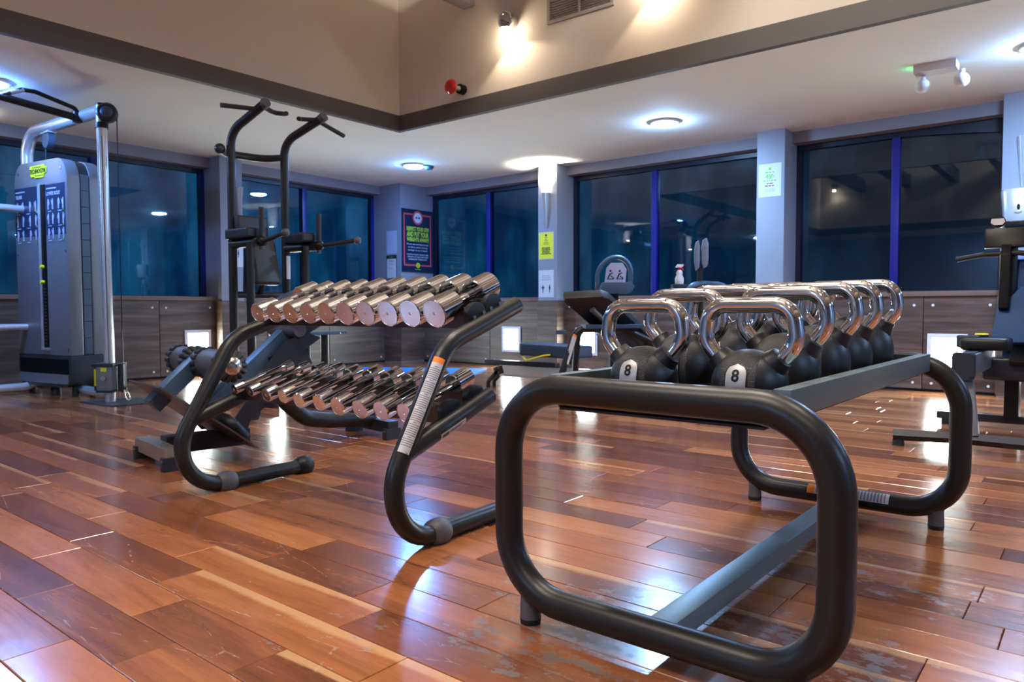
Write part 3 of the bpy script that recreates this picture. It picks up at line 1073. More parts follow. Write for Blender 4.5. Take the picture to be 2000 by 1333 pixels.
# ================================================================== KETTLEBELL RACK
t = thing('kettlebell_rack', 'black tubular rack holding two rows of kettlebells, nearest the camera', 'rack', (1.93, 0.693, 0))
RT = 0.0315
U1, U2, VCN, HW, ZL, ZH = 1.2816, 2.640, 0.6955, 0.3529, 0.0585, 0.5270
for u in (U1, U2):
    dv = 0.004 * (u - U1)
    vc = VCN + dv
    loop = [(u, vc - HW, ZL), (u, vc - HW, ZH), (u, vc + HW, ZH), (u, vc + HW, ZL)]
    fr = MB().tube(loop, RT, 0.145, seg=24, arc=12, closed=True).build('end_frame', 'black_tube', t, 50)
    for s in (-1, 1):
        y = vc + s * 0.292
        MB().cyl((u, y, 0.012), (u, y, 0.085), 0.0235, 0.0215, seg=20).build('foot', 'grey_foot_rubber', fr)
        MB().cyl((u, y, 0.0), (u, y, 0.0125), 0.0225, 0.024, seg=20).build('foot_pad', 'black_rubber', fr)
    if u == U2:
        side = (-0.75, -0.1, 0.66)
        MB().patch((u, vc + 0.075, ZL), (u, vc - 0.16, ZL), RT + 0.0006, side, 0.62).build('sticker', 'sticker_silver', fr)
        MB().patch((u, vc + 0.098, ZL), (u, vc + 0.075, ZL), RT + 0.0008, side, 0.62).build('sticker_band', 'orange_sticker', fr)
        mb = MB()
        for k in range(22):
            y = vc + 0.068 - k * 0.0102
            mb.patch((u, y, ZL), (u, y - 0.0035, ZL), RT + 0.001, side, 0.55, 4)
        mb.build('print', 'grey_print', fr)
# shelf: two deep side rails, end plates, tray
RA, RB = U1 + 0.028, U2 - 0.028
for y0, y1 in ((0.430, 0.462), (0.926, 0.958)):
    MB().span((RA, y0, 0.503), (RB, y1, 0.5565), 0.003).build('side_rail', 'rail_paint', t)
for u in (U1, U2):
    s = 1 if u == U1 else -1
    MB().span((u + s * 0.022, 0.462, 0.485), (u + s * 0.040, 0.926, 0.5535), 0.003).build('end_plate', 'black_paint', t)
MB().span((U1 + 0.012, 0.470, 0.483), (U2 - 0.012, 0.918, 0.4895), 0.0015, 1).build('tray', 'black_rubber', t)
# low stretcher
MB().span((U1 + 0.02, 0.648, 0.034), (U2 - 0.02, 0.706, 0.078), 0.004).build('stretcher', 'rail_paint', t)

# ================================================================== KETTLEBELLS
def kettlebell(R, H, W, label, loc, number=None):
    t = thing('kettlebell', label, 'kettlebell', loc, 0.0, 'kettlebells in the rack')
    top = H - 0.106
    c = top * 0.55
    zc = top - c
    def surf(y, z):
        q = 1 - (y / R) ** 2 - ((z - zc) / c) ** 2
        return -R * math.sqrt(max(q, 0.0))
    mb = MB()
    mb.sphere((0, 0, 0), 1.0, (1, 1, 1), 48, 32)
    for v in mb.bm.verts:
        v.co = Vector((v.co.x * R, v.co.y * R, max(zc + v.co.z * c, 0.0)))
    mb.build('body', 'kettlebell_rubber', t, 45, local=True)
    zcol = H - 0.127
    hy = W / 2 - 0.0168
    r = 0.0166
    # rubber collars flaring out of the shoulders
    for s in (-1, 1):
        a = Vector((0, s * R * 0.42, zc + c * 0.34))
        b = Vector((0, s * 0.066, zcol + 0.006))
        d = (b - a).normalized()
        q = Z.rotation_difference(d).to_matrix().to_4x4()
        L = (b - a).length
        MB().lathe([(0.040, 0.0), (0.031, L * 0.5), (0.0262, L * 0.8), (0.0250, L), (0.019, L + 0.003), (0.0, L + 0.003)],
                   Matrix.Translation(a) @ q, 28).build('collar', 'kettlebell_rubber', t, 45, local=True)
    pts = [(0, -0.058, zcol - 0.010), (0, -hy - 0.007, zcol + 0.036), (0, -hy + 0.003, H - r), (0, hy - 0.003, H - r), (0, hy + 0.007, zcol + 0.036), (0, 0.058, zcol - 0.010)]
    MB().tube(pts, r, [0, 0.05, 0.042, 0.042, 0.05, 0], seg=24, arc=10).build('handle', 'handle_chrome', t, 60, local=True)
    # badge: arched plate let into the front
    def arch(hw, zb, zt, off):
        mb = MB()
        rows_ = []
        for i in range(15):
            z = zb + (zt - zb) * i / 14
            k = z - (zt - hw)
            w_ = hw if k <= 0 else math.sqrt(max(hw * hw - k * k, 1e-8))
            rows_.append([mb.bm.verts.new((surf(-w_ + 2 * w_ * j / 8, z) - off, -w_ + 2 * w_ * j / 8, z)) for j in range(9)])
        for A, B in zip(rows_, rows_[1:]):
            for j in range(8):
                mb.bm.faces.new((A[j], B[j], B[j + 1], A[j + 1]))
        return mb
    zt = zc + c * 0.62
    arch(0.0235, 0.014, zt + 0.0025, 0.0006).build('badge_rim', 'black_plastic', t, 45, local=True)
    bd = arch(0.0205, 0.014, zt, 0.0016).build('badge', 'badge_grey', t, 45, local=True)
    if number:
        mb = MB()
        mb.text(number, 0.033, (0, 0, 0), (0, -1, 0), (0, 0, 1), depth=0.0001, bold=0.0007)
        bmesh.ops.subdivide_edges(mb.bm, edges=mb.bm.edges[:], cuts=1)
        z0 = zt - 0.034
        for v in mb.bm.verts:
            v.co.z += z0
            v.co.x = surf(v.co.y, v.co.z) - 0.0023
        mb.build('number', 'print_black', bd, 0, local=True)
    return t
ZT = 0.4895
KB = [  # u, H, R, W
    (1.468, 0.2345, 0.0745, 0.211), (1.668, 0.262, 0.0785, 0.212), (1.905, 0.2765, 0.0815, 0.213), (2.105, 0.286, 0.0845, 0.213), (2.345, 0.2955, 0.0865, 0.213)]
names_r = ['black kettlebell marked 8, front of the right-hand row, nearest the camera', 'second kettlebell from the front in the right-hand row of the rack',
           'third kettlebell from the front, middle of the right-hand row', 'fourth kettlebell from the front in the right-hand row', 'tallest kettlebell at the far end of the right-hand row']
names_l = ['black kettlebell marked 8, front of the left-hand row of the rack', 'second kettlebell from the front in the left-hand row of the rack',
           'third kettlebell from the front, middle of the left-hand row', 'fourth kettlebell from the front in the left-hand row', 'kettlebell at the far end of the left-hand row, only its handle showing']
for i, (u, H, R, W) in enumerate(KB):
    kettlebell(R, H, W, names_r[i], (u, 0.567, ZT), '8' if i == 0 else None)
    kettlebell(R, H - (0.0 if i == 0 else 0.002), W, names_l[i], (u - 0.012, 0.801, ZT), '8' if i == 0 else None)

# ================================================================== DUMBBELL RACK
DX, DY, DTH, DN = 1.5565, 1.5533, 0.0431, 1.1093
rk = thing('dumbbell_rack', 'black two-tier dumbbell rack with bent tube end frames', 'rack', (DX, DY, 0), DTH)
r = 0.029
POST = [(-0.297, 0.03), (0.041, 0.592), (0.403, 0.714)]
for fi, n_ in ((0, 0.0), (1, DN)):
    P = [(0.375, n_, 0.030)] + [(a, n_, b) for a, b in POST]
    fr = MB().tube(P, r, [0, 0.155, 0.16, 0], seg=22, arc=12).build('end_frame', 'black_tube', rk, 50, local=True)
    MB().tube([(-0.150, n_, 0.285), (0.253, n_, 0.419)], r, seg=22).build('lower_arm', 'black_tube', fr, 50, local=True)
    for s in (0.0, 0.365):
        mb = MB()
        mb.lathe([(0.029, -0.036), (0.034, -0.033), (0.0395, -0.021), (0.0415, -0.006), (0.0415, 0.006), (0.0395, 0.021), (0.034, 0.033), (0.029, 0.036)],
                 Matrix.Translation((s, n_, 0.0305)) @ Matrix.Rotation(PI / 2, 4, 'Y'), 24)
        mb.cyl((s, n_, 0.0), (s, n_, 0.012), 0.020, 0.022, seg=16)
        mb.build('cuff', 'grey_plastic' if s == 0 else 'black_plastic', fr, 45, local=True)
    if fi == 0:
        a, b = Vector((-0.297, n_, 0.03)), Vector((0.041, n_, 0.592))
        d = (b - a).normalized()
        p0, p1 = a + d * 0.30, a + d * 0.585
        side = (-0.66, -0.66, 0.3)
        MB().patch(p0, p1, r + 0.0006, side, 0.62).build('sticker', 'sticker_silver', fr, local=True)
        MB().patch(p1, p1 + d * 0.018, r + 0.0006, side, 0.62).build('sticker_band', 'orange_sticker', fr, local=True)
        mb = MB()
        for k in range(40):
            q = p1 - d * (0.012 + k * 0.0064)
            mb.patch(q, q - d * 0.0022, r + 0.001, side, 0.56 if k % 7 else 0.2, 4)
        mb.build('print', 'grey_print', fr, local=True)
        a, b = Vector((-0.150, n_, 0.285)), Vector((0.253, n_, 0.419))
        d = (b - a).normalized()
        side = (0.1, -0.9, -0.42)
        MB().patch(a + d * 0.145, a + d * 0.265, r + 0.0006, side, 0.40).build('maker_plate', 'sticker_silver', fr, local=True)
        MB().patch(a + d * 0.151, a + d * 0.182, r + 0.001, side, 0.22).build('maker_logo', 'print_black', fr, local=True)
        mb = MB()
        for k in range(4):
            sd = Vector(side) + Vector((0, 0, 0.22 - 0.11 * k))
            mb.patch(a + d * 0.188, a + d * (0.256 - 0.006 * k), r + 0.001, sd, 0.03, 2)
        mb.build('print', 'grey_print', fr, local=True)

AX = Vector((0.280, 0, 0.097)).normalized()      # dumbbell axis, upper tier
AXL = Vector((0.30, 0, 0.092)).normalized()      # lower tier
def shelf(front, ax, s0, s1, drop, h):
    """two notched rails with rounded end fins"""
    sf = None
    nz = Vector((-ax.z, 0, ax.x))
    for j, s in enumerate((s0, s1)):
        o = Vector((front[0], 0, front[1])) + ax * ((s - front[0]) / ax.x)
        top = o - nz * drop
        mb = MB()
        # rail with a shallow cradle cut for every dumbbell
        poly = []
        n0, n1 = 0.022, DN - 0.022
        step = 0.103
        y = n0
        poly.append((n0, -h)); poly.append((n1, -h)); poly.append((n1, 0.0))
        for k in range(9, -1, -1):
            c = 0.080 + step * k
            poly += [(c + 0.030, 0.0), (c + 0.016, -0.006), (c - 0.016, -0.006), (c - 0.030, 0.0)]
        poly.append((n0, 0.0))
        mb.prism(poly, top - ax * 0.013, (0, 1, 0), nz, 0.026)
        rl = mb.build('shelf_rail', 'black_paint', rk, 30, local=True)
        for n_ in (0.014, DN - 0.014):
            fb = MB()
            prof = [(-0.044, -h)] + [(0.044 * -math.cos(a) ** 1, -0.022 + 0.036 * math.sin(a) ** 0.8 if math.sin(a) > 0 else -0.022) for a in [PI * k / 12 for k in range(13)]] + [(0.044, -h)]
            fb.prism(prof, top + Vector((0, n_ + 0.011, 0)), ax, nz, 0.022, 0.004)
            fn = fb.build('end_fin', 'black_plastic', rl, 40, local=True)
            sgn = -1 if n_ < 0.5 else 1
            for q in (-0.02, 0.03):
                c = top + ax * q - nz * (h * 0.55) + Vector((0, n_ + sgn * 0.011, 0))
                MB().cyl(c, c + Vector((0, sgn * 0.005, 0)), 0.0075, seg=10).build('bolt', 'bolt_steel', rl, local=True)
shelf((0.08, 0.686), AX, 0.185, 0.270, 0.0165, 0.052)
shelf((-0.03, 0.394), AXL, 0.062, 0.178, 0.0155, 0.050)
# front fascia plates under each tier
for (s, z, h) in ((0.205, 0.648, 0.045), (0.055, 0.362, 0.055)):
    MB().box((s, DN / 2, z + 0.012), (0.006, DN - 0.05, h), Matrix.Rotation(-0.33, 4, 'Y')).build('fascia', 'black_paint', rk, local=True)

# ================================================================== DUMBBELLS
def dumbbell(front, ax, n_, R, L, hl, rh, label, group, spin):
    c = Vector((front[0], n_, front[1])) + ax * (L / 2)
    Mw = PMAT[rk] @ Matrix.Translation(c) @ Matrix((ax, V, ax.cross(V))).transposed().to_4x4()
    t = bpy.data.objects.new('dumbbell', None)
    link(t)
    t.empty_display_size = 0.05
    t.matrix_world = Mw
    tag(t, label, 'dumbbell', group)
    PMAT[t] = Mw
    RX = Matrix.Rotation(PI / 2, 4, 'Y')
    MB().lathe([(rh, -L / 2 + hl - 0.002), (rh * 0.92, -L / 2 + hl + 0.012), (rh, -0.012), (rh * 1.04, 0), (rh, 0.012), (rh * 0.92, L / 2 - hl - 0.012), (rh, L / 2 - hl + 0.002)], RX, 20).build('handle', 'chrome', t, 40, local=True)
    for s in (-1, 1):
        a, b = s * (L / 2 - hl), s * L / 2
        k = (b - a)
        hd = MB().lathe([(rh * 0.8, a), (R - 0.003, a), (R, a + k * 0.04), (R, b - k * 0.04), (R - 0.003, b), (R * 0.90, b), (R * 0.89, b - k * 0.015)], RX, 36).build('head', 'chrome', t, 30, local=True)
        fc = MB().lathe([(R * 0.895, b - k * 0.015), (0.005, b - k * 0.015), (0.004, b - k * 0.04), (0.0, b - k * 0.04)], RX, 36).build('end_face', 'chrome_face', hd, 30, local=True)
    return t
ordn = ['', 'second', 'third', 'fourth', 'fifth', 'sixth', 'seventh', 'eighth', 'ninth', '']
UD = [0.0775, 0.0775, 0.081, 0.082, 0.0855, 0.0885, 0.0915, 0.0925, 0.0935, 0.0945]
LD = [0.038, 0.041, 0.052, 0.0535, 0.0585, 0.0605, 0.066, 0.0665, 0.0675, 0.0675]
LZ = [0.401, 0.399, 0.392, 0.394, 0.385, 0.386, 0.380, 0.380, 0.383, 0.384]
UN = [1.007, 0.905, 0.805, 0.702, 0.602, 0.500, 0.396, 0.289, 0.186, 0.081]
LN = [0.998, 0.899, 0.801, 0.706, 0.616, 0.510, 0.415, 0.308, 0.209, 0.105]
for i in range(10):
    if i == 0:
        lu = 'smallest upper-shelf chrome dumbbell, at the far left end of the row'
        ll = 'smallest lower-shelf chrome dumbbell with thin heads, at the far left end'
    elif i == 9:
        lu = 'largest chrome dumbbell, at the right end of the upper shelf'
        ll = 'last lower-shelf chrome dumbbell, half hidden behind the tube with the sticker'
    else:
        lu = ordn[i] + ' chrome dumbbell from the left on the upper shelf'
        ll = ordn[i] + ' chrome dumbbell from the left on the lower shelf'
    dumbbell((0.08, 0.686), AX, UN[i], UD[i] / 2, 0.298, 0.088 + 0.001 * i, 0.0155, lu, 'dumbbells on the upper shelf', i)
    dumbbell((-0.03, LZ[i]), AXL, LN[i], LD[i] / 2, 0.272 + 0.0045 * i, 0.040 + 0.0042 * i, 0.0135, ll, 'dumbbells on the lower shelf', i)
# ================================================================== CABLE MACHINE
def rrect(x0, y0, x1, y1, r, k=8, corners='abcd'):
    """rounded rectangle outline; corners a=low/low b=high/low c=high/high d=low/high"""
    out = []
    for nm, cx, cy, a0, px, py in (('a', x0 + r, y0 + r, PI, x0, y0), ('b', x1 - r, y0 + r, 1.5 * PI, x1, y0), ('c', x1 - r, y1 - r, 0, x1, y1), ('d', x0 + r, y1 - r, 0.5 * PI, x0, y1)):
        if nm in corners:
            out += [(cx + r * math.cos(a0 + PI / 2 * i / k), cy + r * math.sin(a0 + PI / 2 * i / k)) for i in range(k + 1)]
        else:
            out.append((px, py))
    return out

cm = thing('cable_machine', 'grey cable machine with tall weight-stack shroud and silver column by the left window', 'gym machine', (2.45, 6.9, 0))
UFc = 2.335
V0, V1 = 6.417, 7.469
class SMB(MB):
    """shroud pieces: laid out square to the room, then narrowed and turned 9.6 degrees"""
    def build(self, name, material, parent=None, smooth=35.0, local=False):
        R3 = Matrix.Rotation(0.167, 3, 'Z')
        o = Vector((UFc, V0, 0))
        for v in self.bm.verts:
            p = Vector((v.co.x, V0 + (v.co.y - V0) * 0.725, v.co.z)) - o
            v.co = o + R3 @ p
        return MB.build(self, name, material, parent, smooth, local)
# shroud: front and rear shells round a segmented dark band, black base
def slab(u0, u1, poly, name, material, parent, bev=0.0):
    return SMB().prism(poly, (u0, 0, 0), V, Z, u1 - u0, bev).build(name, material, parent, 40)
front = slab(UFc, UFc + 0.105, rrect(V0, 0.335, V1, 1.915, 0.17, 8, 'cd'), 'front_shell', 'silver_paint', cm, 0.012)
slab(UFc + 0.105, UFc + 0.185, rrect(V0 + 0.012, 0.08, V1 - 0.012, 1.908, 0.165), 'core', 'dark_slate', cm)
slab(UFc + 0.185, UFc + 0.285, rrect(V0, 0.335, V1, 1.915, 0.17, 8, 'cd'), 'rear_shell', 'silver_paint', cm, 0.012)
for k in range(11):
    z = 0.345 + k * 0.132
    SMB().span((UFc + 0.112, V0 + 0.002, z), (UFc + 0.178, V0 + 0.014, z + 0.127), 0.002, 1).build('cover_segment', 'steel_blue', cm)
base = slab(UFc - 0.004, UFc + 0.285, rrect(V0 - 0.004, 0.075, V1 + 0.004, 0.333, 0.13, 8, 'ab'), 'base', 'dark_slate', cm, 0.008)
slab(UFc - 0.010, UFc - 0.0045, rrect(V0 + 0.045, 0.185, V1 - 0.04, 0.305, 0.02), 'window_recess', 'slot_black', base)
slab(UFc - 0.012, UFc - 0.0045, rrect(V0 + 0.045, 0.105, V1 - 0.03, 0.182, 0.03, 6, 'ab'), 'tray', 'silver_paint', base)
# weight-stack slot with silver lip, plates, selector pin
SMB().span((UFc - 0.006, 6.838, 0.395), (UFc + 0.004, 6.926, 1.72), 0.002).build('slot', 'slot_black', front)
SMB().span((UFc - 0.014, 6.926, 0.385), (UFc, 6.965, 1.73), 0.004).build('slot_lip', 'silver_tube', front)
SMB().box((UFc - 0.010, 6.892, 0.385), (0.02, 0.14, 0.022), None, 0.004).build('slot_lip', 'silver_tube', front)
for k in range(17):
    SMB().box((UFc - 0.006, 6.877, 0.43 + k * 0.028), (0.004, 0.045, 0.012)).build('weight_plate', 'dark_slate', front)
for z in (0.93, 1.055):
    SMB().cyl((UFc - 0.006, 6.892, z), (UFc - 0.035, 6.892, z), 0.015, seg=14).build('selector_pin', 'yellow_badge', front)
for v, z in ((6.518, 1.83), (7.372, 1.83), (6.46, 0.38), (7.42, 0.38), (6.46, 1.17), (7.43, 1.17)):
    SMB().cyl((UFc - 0.004, v, z), (UFc + 0.002, v, z), 0.013, seg=10).build('screw', 'bolt_steel', front)
# yellow maker's badge
bdg = SMB().prism([(-0.17, 0.015), (-0.15, 0.045), (0.13, 0.05), (0.135, 0.03), (0.175, 0.03), (0.165, -0.02), (0.12, -0.025), (0.11, -0.055), (-0.06, -0.055), (-0.07, -0.04), (-0.14, -0.045), (-0.15, -0.02)],
                 (UFc - 0.001, 6.96, 1.833), NV, Z, 0.006).build('maker_badge', 'yellow_badge', front)
SMB().text('TECHNOGYM', 0.052, (UFc - 0.0085, 6.96, 1.815), NV, Z, bold=0.001).build('lettering', 'print_black', bdg, 0)
mbp = SMB()
mbp.box((UFc - 0.0075, 6.974, 1.864), (0.001, 0.18, 0.006)); mbp.box((UFc - 0.0075, 6.935, 1.796), (0.001, 0.16, 0.006))
mbp.build('lettering', 'print_black', bdg, 0)
# exercise charts
def chart(va, vb, title, side_cut):
    pn = SMB().span((UFc - 0.003, va, 1.310), (UFc + 0.002, vb, 1.716), 0.001, 1).build('exercise_chart', 'navy_print', front)
    x = UFc - 0.0045
    tx = SMB()
    tx.text(title, 0.042, (x, vb - 0.02, 1.626), NV, Z, 'LEFT', 0.0004, bold=0.0008)
    tx.box((x, vb - 0.12, 1.681), (0.0008, 0.19, 0.010))
    for r_ in range(3):
        for c_ in range(4):
            cy = vb - 0.055 - c_ * (vb - va - 0.07) / 3.6 - (0.03 if c_ > 1 else 0)
            cz = 1.556 - r_ * 0.118
            if cy - 0.03 < va:
                cy = va + 0.03
            tx.cyl((x, cy, cz + 0.034), (x + 0.001, cy, cz + 0.034), 0.010, seg=8)
            tx.box((x, cy, cz + 0.008), (0.0008, 0.026, 0.036))
            tx.box((x, cy - 0.007, cz - 0.025), (0.0008, 0.009, 0.036))
            tx.box((x, cy + 0.008, cz - 0.025), (0.0008, 0.009, 0.036))
            tx.box((x, cy + (0.02 if (r_ + c_) % 2 else -0.02), cz + 0.014), (0.0008, 0.008, 0.038), Matrix.Rotation(0.4 if r_ % 2 else -0.3, 4, 'X'))
        for c_ in (0, 1):
            tx.box((x, vb - 0.08 - c_ * 0.2, 1.498 - r_ * 0.118), (0.0008, 0.07, 0.007))
    tx.build('chart_print', 'lilac_paper', pn, 0)['kind'] = 'stuff'
    dots = SMB()
    for r_ in range(3):
        dots.box((x, va + 0.035, 1.506 - r_ * 0.118), (0.0008, 0.022, 0.014))
    dots.build('chart_marks', 'lime_print', pn, 0)
chart(6.45, 6.829, 'LOWER BODY', 0)
chart(6.974, 7.459, 'TRUNK', 1)
# top arm, rear post
MB().tube([(2.32, 7.20, 1.80), (2.32, 7.20, 2.20), (2.41, 5.93, 2.205)], 0.048, 0.22, seg=20, arc=12).build('top_arm', 'silver_tube', cm, 50)
# column with slot and scale
pole = MB().cyl((2.406, 5.887, 0.006), (2.393, 5.887, 2.225), 0.037, seg=22).build('column', 'silver_tube', cm, 50)
MB().box((2.385, 5.858, 1.05), (0.012, 0.012, 1.9), Matrix.Rotation(-0.006, 4, 'Y')).build('guide_slot', 'grey_print', pole)
mb = MB()
for k in range(36):
    z = 0.35 + k * 0.045
    mb.box((2.404 - 0.0062 * z - 0.0345, 5.875, z), (0.004, 0.008, 0.006))
mb.build('scale_mark', 'grey_print', pole, 0)
MB().cyl((2.393, 5.887, 2.06), (2.393, 5.887, 2.10), 0.045, seg=20).build('collar', 'black_plastic', pole)
MB().cyl((2.393, 5.887, 2.225), (2.393, 5.887, 2.243), 0.039, seg=20).build('end_cap', 'dark_slate', pole)
ph = MB()
ph.lathe([(0, -0.045), (0.060, -0.045), (0.072, -0.03), (0.072, 0.02), (0.060, 0.034), (0, 0.036)], Matrix.Translation((2.405, 5.815, 2.165)) @ Vector((0, 0, 1)).rotation_difference(Vector((-0.5, -0.86, 0))).to_matrix().to_4x4(), 28)
ph.build('pulley_housing', 'dark_slate', cm, 40)
MB().tube([(2.465, 5.795, 2.15), (2.462, 5.79, 1.2), (2.46, 5.785, 0.29)], 0.004, seg=6).build('cable', 'black_plastic', cm)
MB().lathe([(0, 0.0362), (0.042, 0.0362), (0.034, 0.046), (0, 0.052)], Matrix.Translation((2.405, 5.815, 2.165)) @ Vector((0, 0, 1)).rotation_difference(Vector((-0.5, -0.86, 0))).to_matrix().to_4x4(), 24).build('pulley_cap', 'steel_blue', cm, 50)
# small pulley under the arm with its cable
MB().cyl((2.325, 6.80, 2.105), (2.375, 6.80, 2.105), 0.075, seg=22).build('pulley', 'steel_blue', cm, 40)
MB().box((2.35, 6.80, 2.155), (0.07, 0.16, 0.014), None, 0.003).build('pulley_bracket', 'silver_tube', cm)
MB().cyl((2.35, 6.87, 1.85), (2.35, 6.87, 2.10), 0.004, seg=6).build('cable', 'black_plastic', cm)
# sliding carriage
cr = MB().box((2.39, 5.868, 0.190), (0.13, 0.12, 0.185), Matrix.Rotation(0.65, 4, 'Z'), 0.012).build('carriage', 'silver_paint', cm)
mb = MB()
mb.box((2.40, 5.88, 0.29), (0.19, 0.17, 0.022), Matrix.Rotation(0.65, 4, 'Z'), 0.006)
mb.box((2.40, 5.88, 0.092), (0.15, 0.13, 0.026), Matrix.Rotation(0.65, 4, 'Z'), 0.006)
mb.box((2.345, 5.945, 0.19), (0.03, 0.05, 0.20), Matrix.Rotation(0.65, 4, 'Z'), 0.005)
mb.box((2.455, 5.79, 0.19), (0.05, 0.045, 0.21), Matrix.Rotation(0.65, 4, 'Z'), 0.008)
mb.cyl((2.46, 5.775, 0.01 + 0.07), (2.46, 5.775, 0.12), 0.022, seg=12)
mb.build('carriage_frame', 'dark_slate', cm, 40)
MB().box((2.338, 5.83, 0.255), (0.004, 0.045, 0.03), Matrix.Rotation(0.65, 4, 'Z'), 0.001).build('carriage_label', 'yellow_badge', cr)
MB().box((2.325, 5.948, 0.19), (0.004, 0.014, 0.13), Matrix.Rotation(0.65, 4, 'Z')).build('carriage_label', 'yellow_badge', cr)
MB().cyl((2.325, 5.815, 0.19), (2.345, 5.83, 0.19), 0.018, seg=12).build('plunger', 'chrome', cr)
MB().tube([(2.452, 5.755, 0.095), (2.452, 5.735, 0.05), (2.46, 5.72, 0.022), (2.475, 5.705, 0.020), (2.472, 5.72, 0.06), (2.458, 5.75, 0.095)], 0.006, 0.02, seg=8, closed=True).build('carabiner', 'chrome', cm, 60)
# floor frame and feet, crossover bars running left
MB().tube([(2.44, 6.60, 0.055), (2.44, 6.0, 0.055), (2.41, 5.90, 0.05)], 0.035, 0.05).build('floor_tube', 'silver_tube', cm, 50)
MB().tube([(2.36, 7.12, 0.13), (2.22, 7.05, 0.06), (1.2, 7.05, 0.06)], 0.035, 0.1).build('floor_tube', 'silver_tube', cm, 50)
for z, u in ((1.543, 2.25), (0.560, 2.25)):
    MB().cyl((u, 7.05, z), (1.2, 7.05, z), 0.030, seg=16).build('crossbar', 'silver_tube', cm, 50)
for u, v in ((2.40, 6.52), (2.36, 6.80), (2.28, 7.10), (2.56, 6.60), (2.46, 7.15)):
    MB().cyl((u, v, 0.0), (u, v, 0.085), 0.030, 0.024, seg=14).build('foot', 'black_rubber', cm)
# pull-up bar with multi grips hung on the arm
pu = MB().tube([(2.365, 6.21, 2.180), (1.84, 6.21, 2.235), (1.2, 6.21, 2.25)], 0.028, 0.05, seg=16).build('pullup_bar', 'black_tube', cm, 50)
MB().tube([(2.35, 6.21, 2.20), (2.335, 6.19, 2.245), (2.06, 6.19, 2.312), (1.97, 6.19, 2.308), (1.85, 6.20, 2.245)], 0.016, 0.05, seg=12).build('grip_loop', 'black_tube', pu, 50)
MB().cyl((1.985, 6.19, 2.310), (1.90, 6.195, 2.272), 0.0175, seg=12).build('end_sleeve', 'silver_tube', pu)
MB().cyl((2.35, 6.21, 2.15), (2.35, 6.21, 2.225), 0.036, seg=16).build('clamp', 'black_plastic', pu)

t = thing('rubber_mat', 'dark rubber floor tile with toothed edges beneath the silver cable column', 'mat', (2.43, 5.85, 0))
poly = []
q = [(2.26, 6.06), (2.30, 5.62), (2.60, 5.56), (2.66, 6.02)]
for a, b in zip(q, q[1:] + q[:1]):
    a, b = Vector((a[0], a[1], 0)), Vector((b[0], b[1], 0))
    d = (b - a) / 9
    nrm = Vector((d.y, -d.x, 0)).normalized() * 0.016
    for k in range(9):
        for f, o in ((0.0, 0), (0.12, 1), (0.5, 1), (0.62, 0)):
            p = a + d * (k + f) + nrm * o
            poly.append((p.x, p.y))
mb = MB()
fs = [mb.bm.verts.new((p[0], p[1], 0.006)) for p in poly]
f = mb.bm.faces.new(fs)
r_ = bmesh.ops.extrude_face_region(mb.bm, geom=[f])
for v in r_['geom']:
    if isinstance(v, bmesh.types.BMVert):
        v.co.z = 0.0002
mb.build('rubber_tile', 'rubber_mat', t, 20)

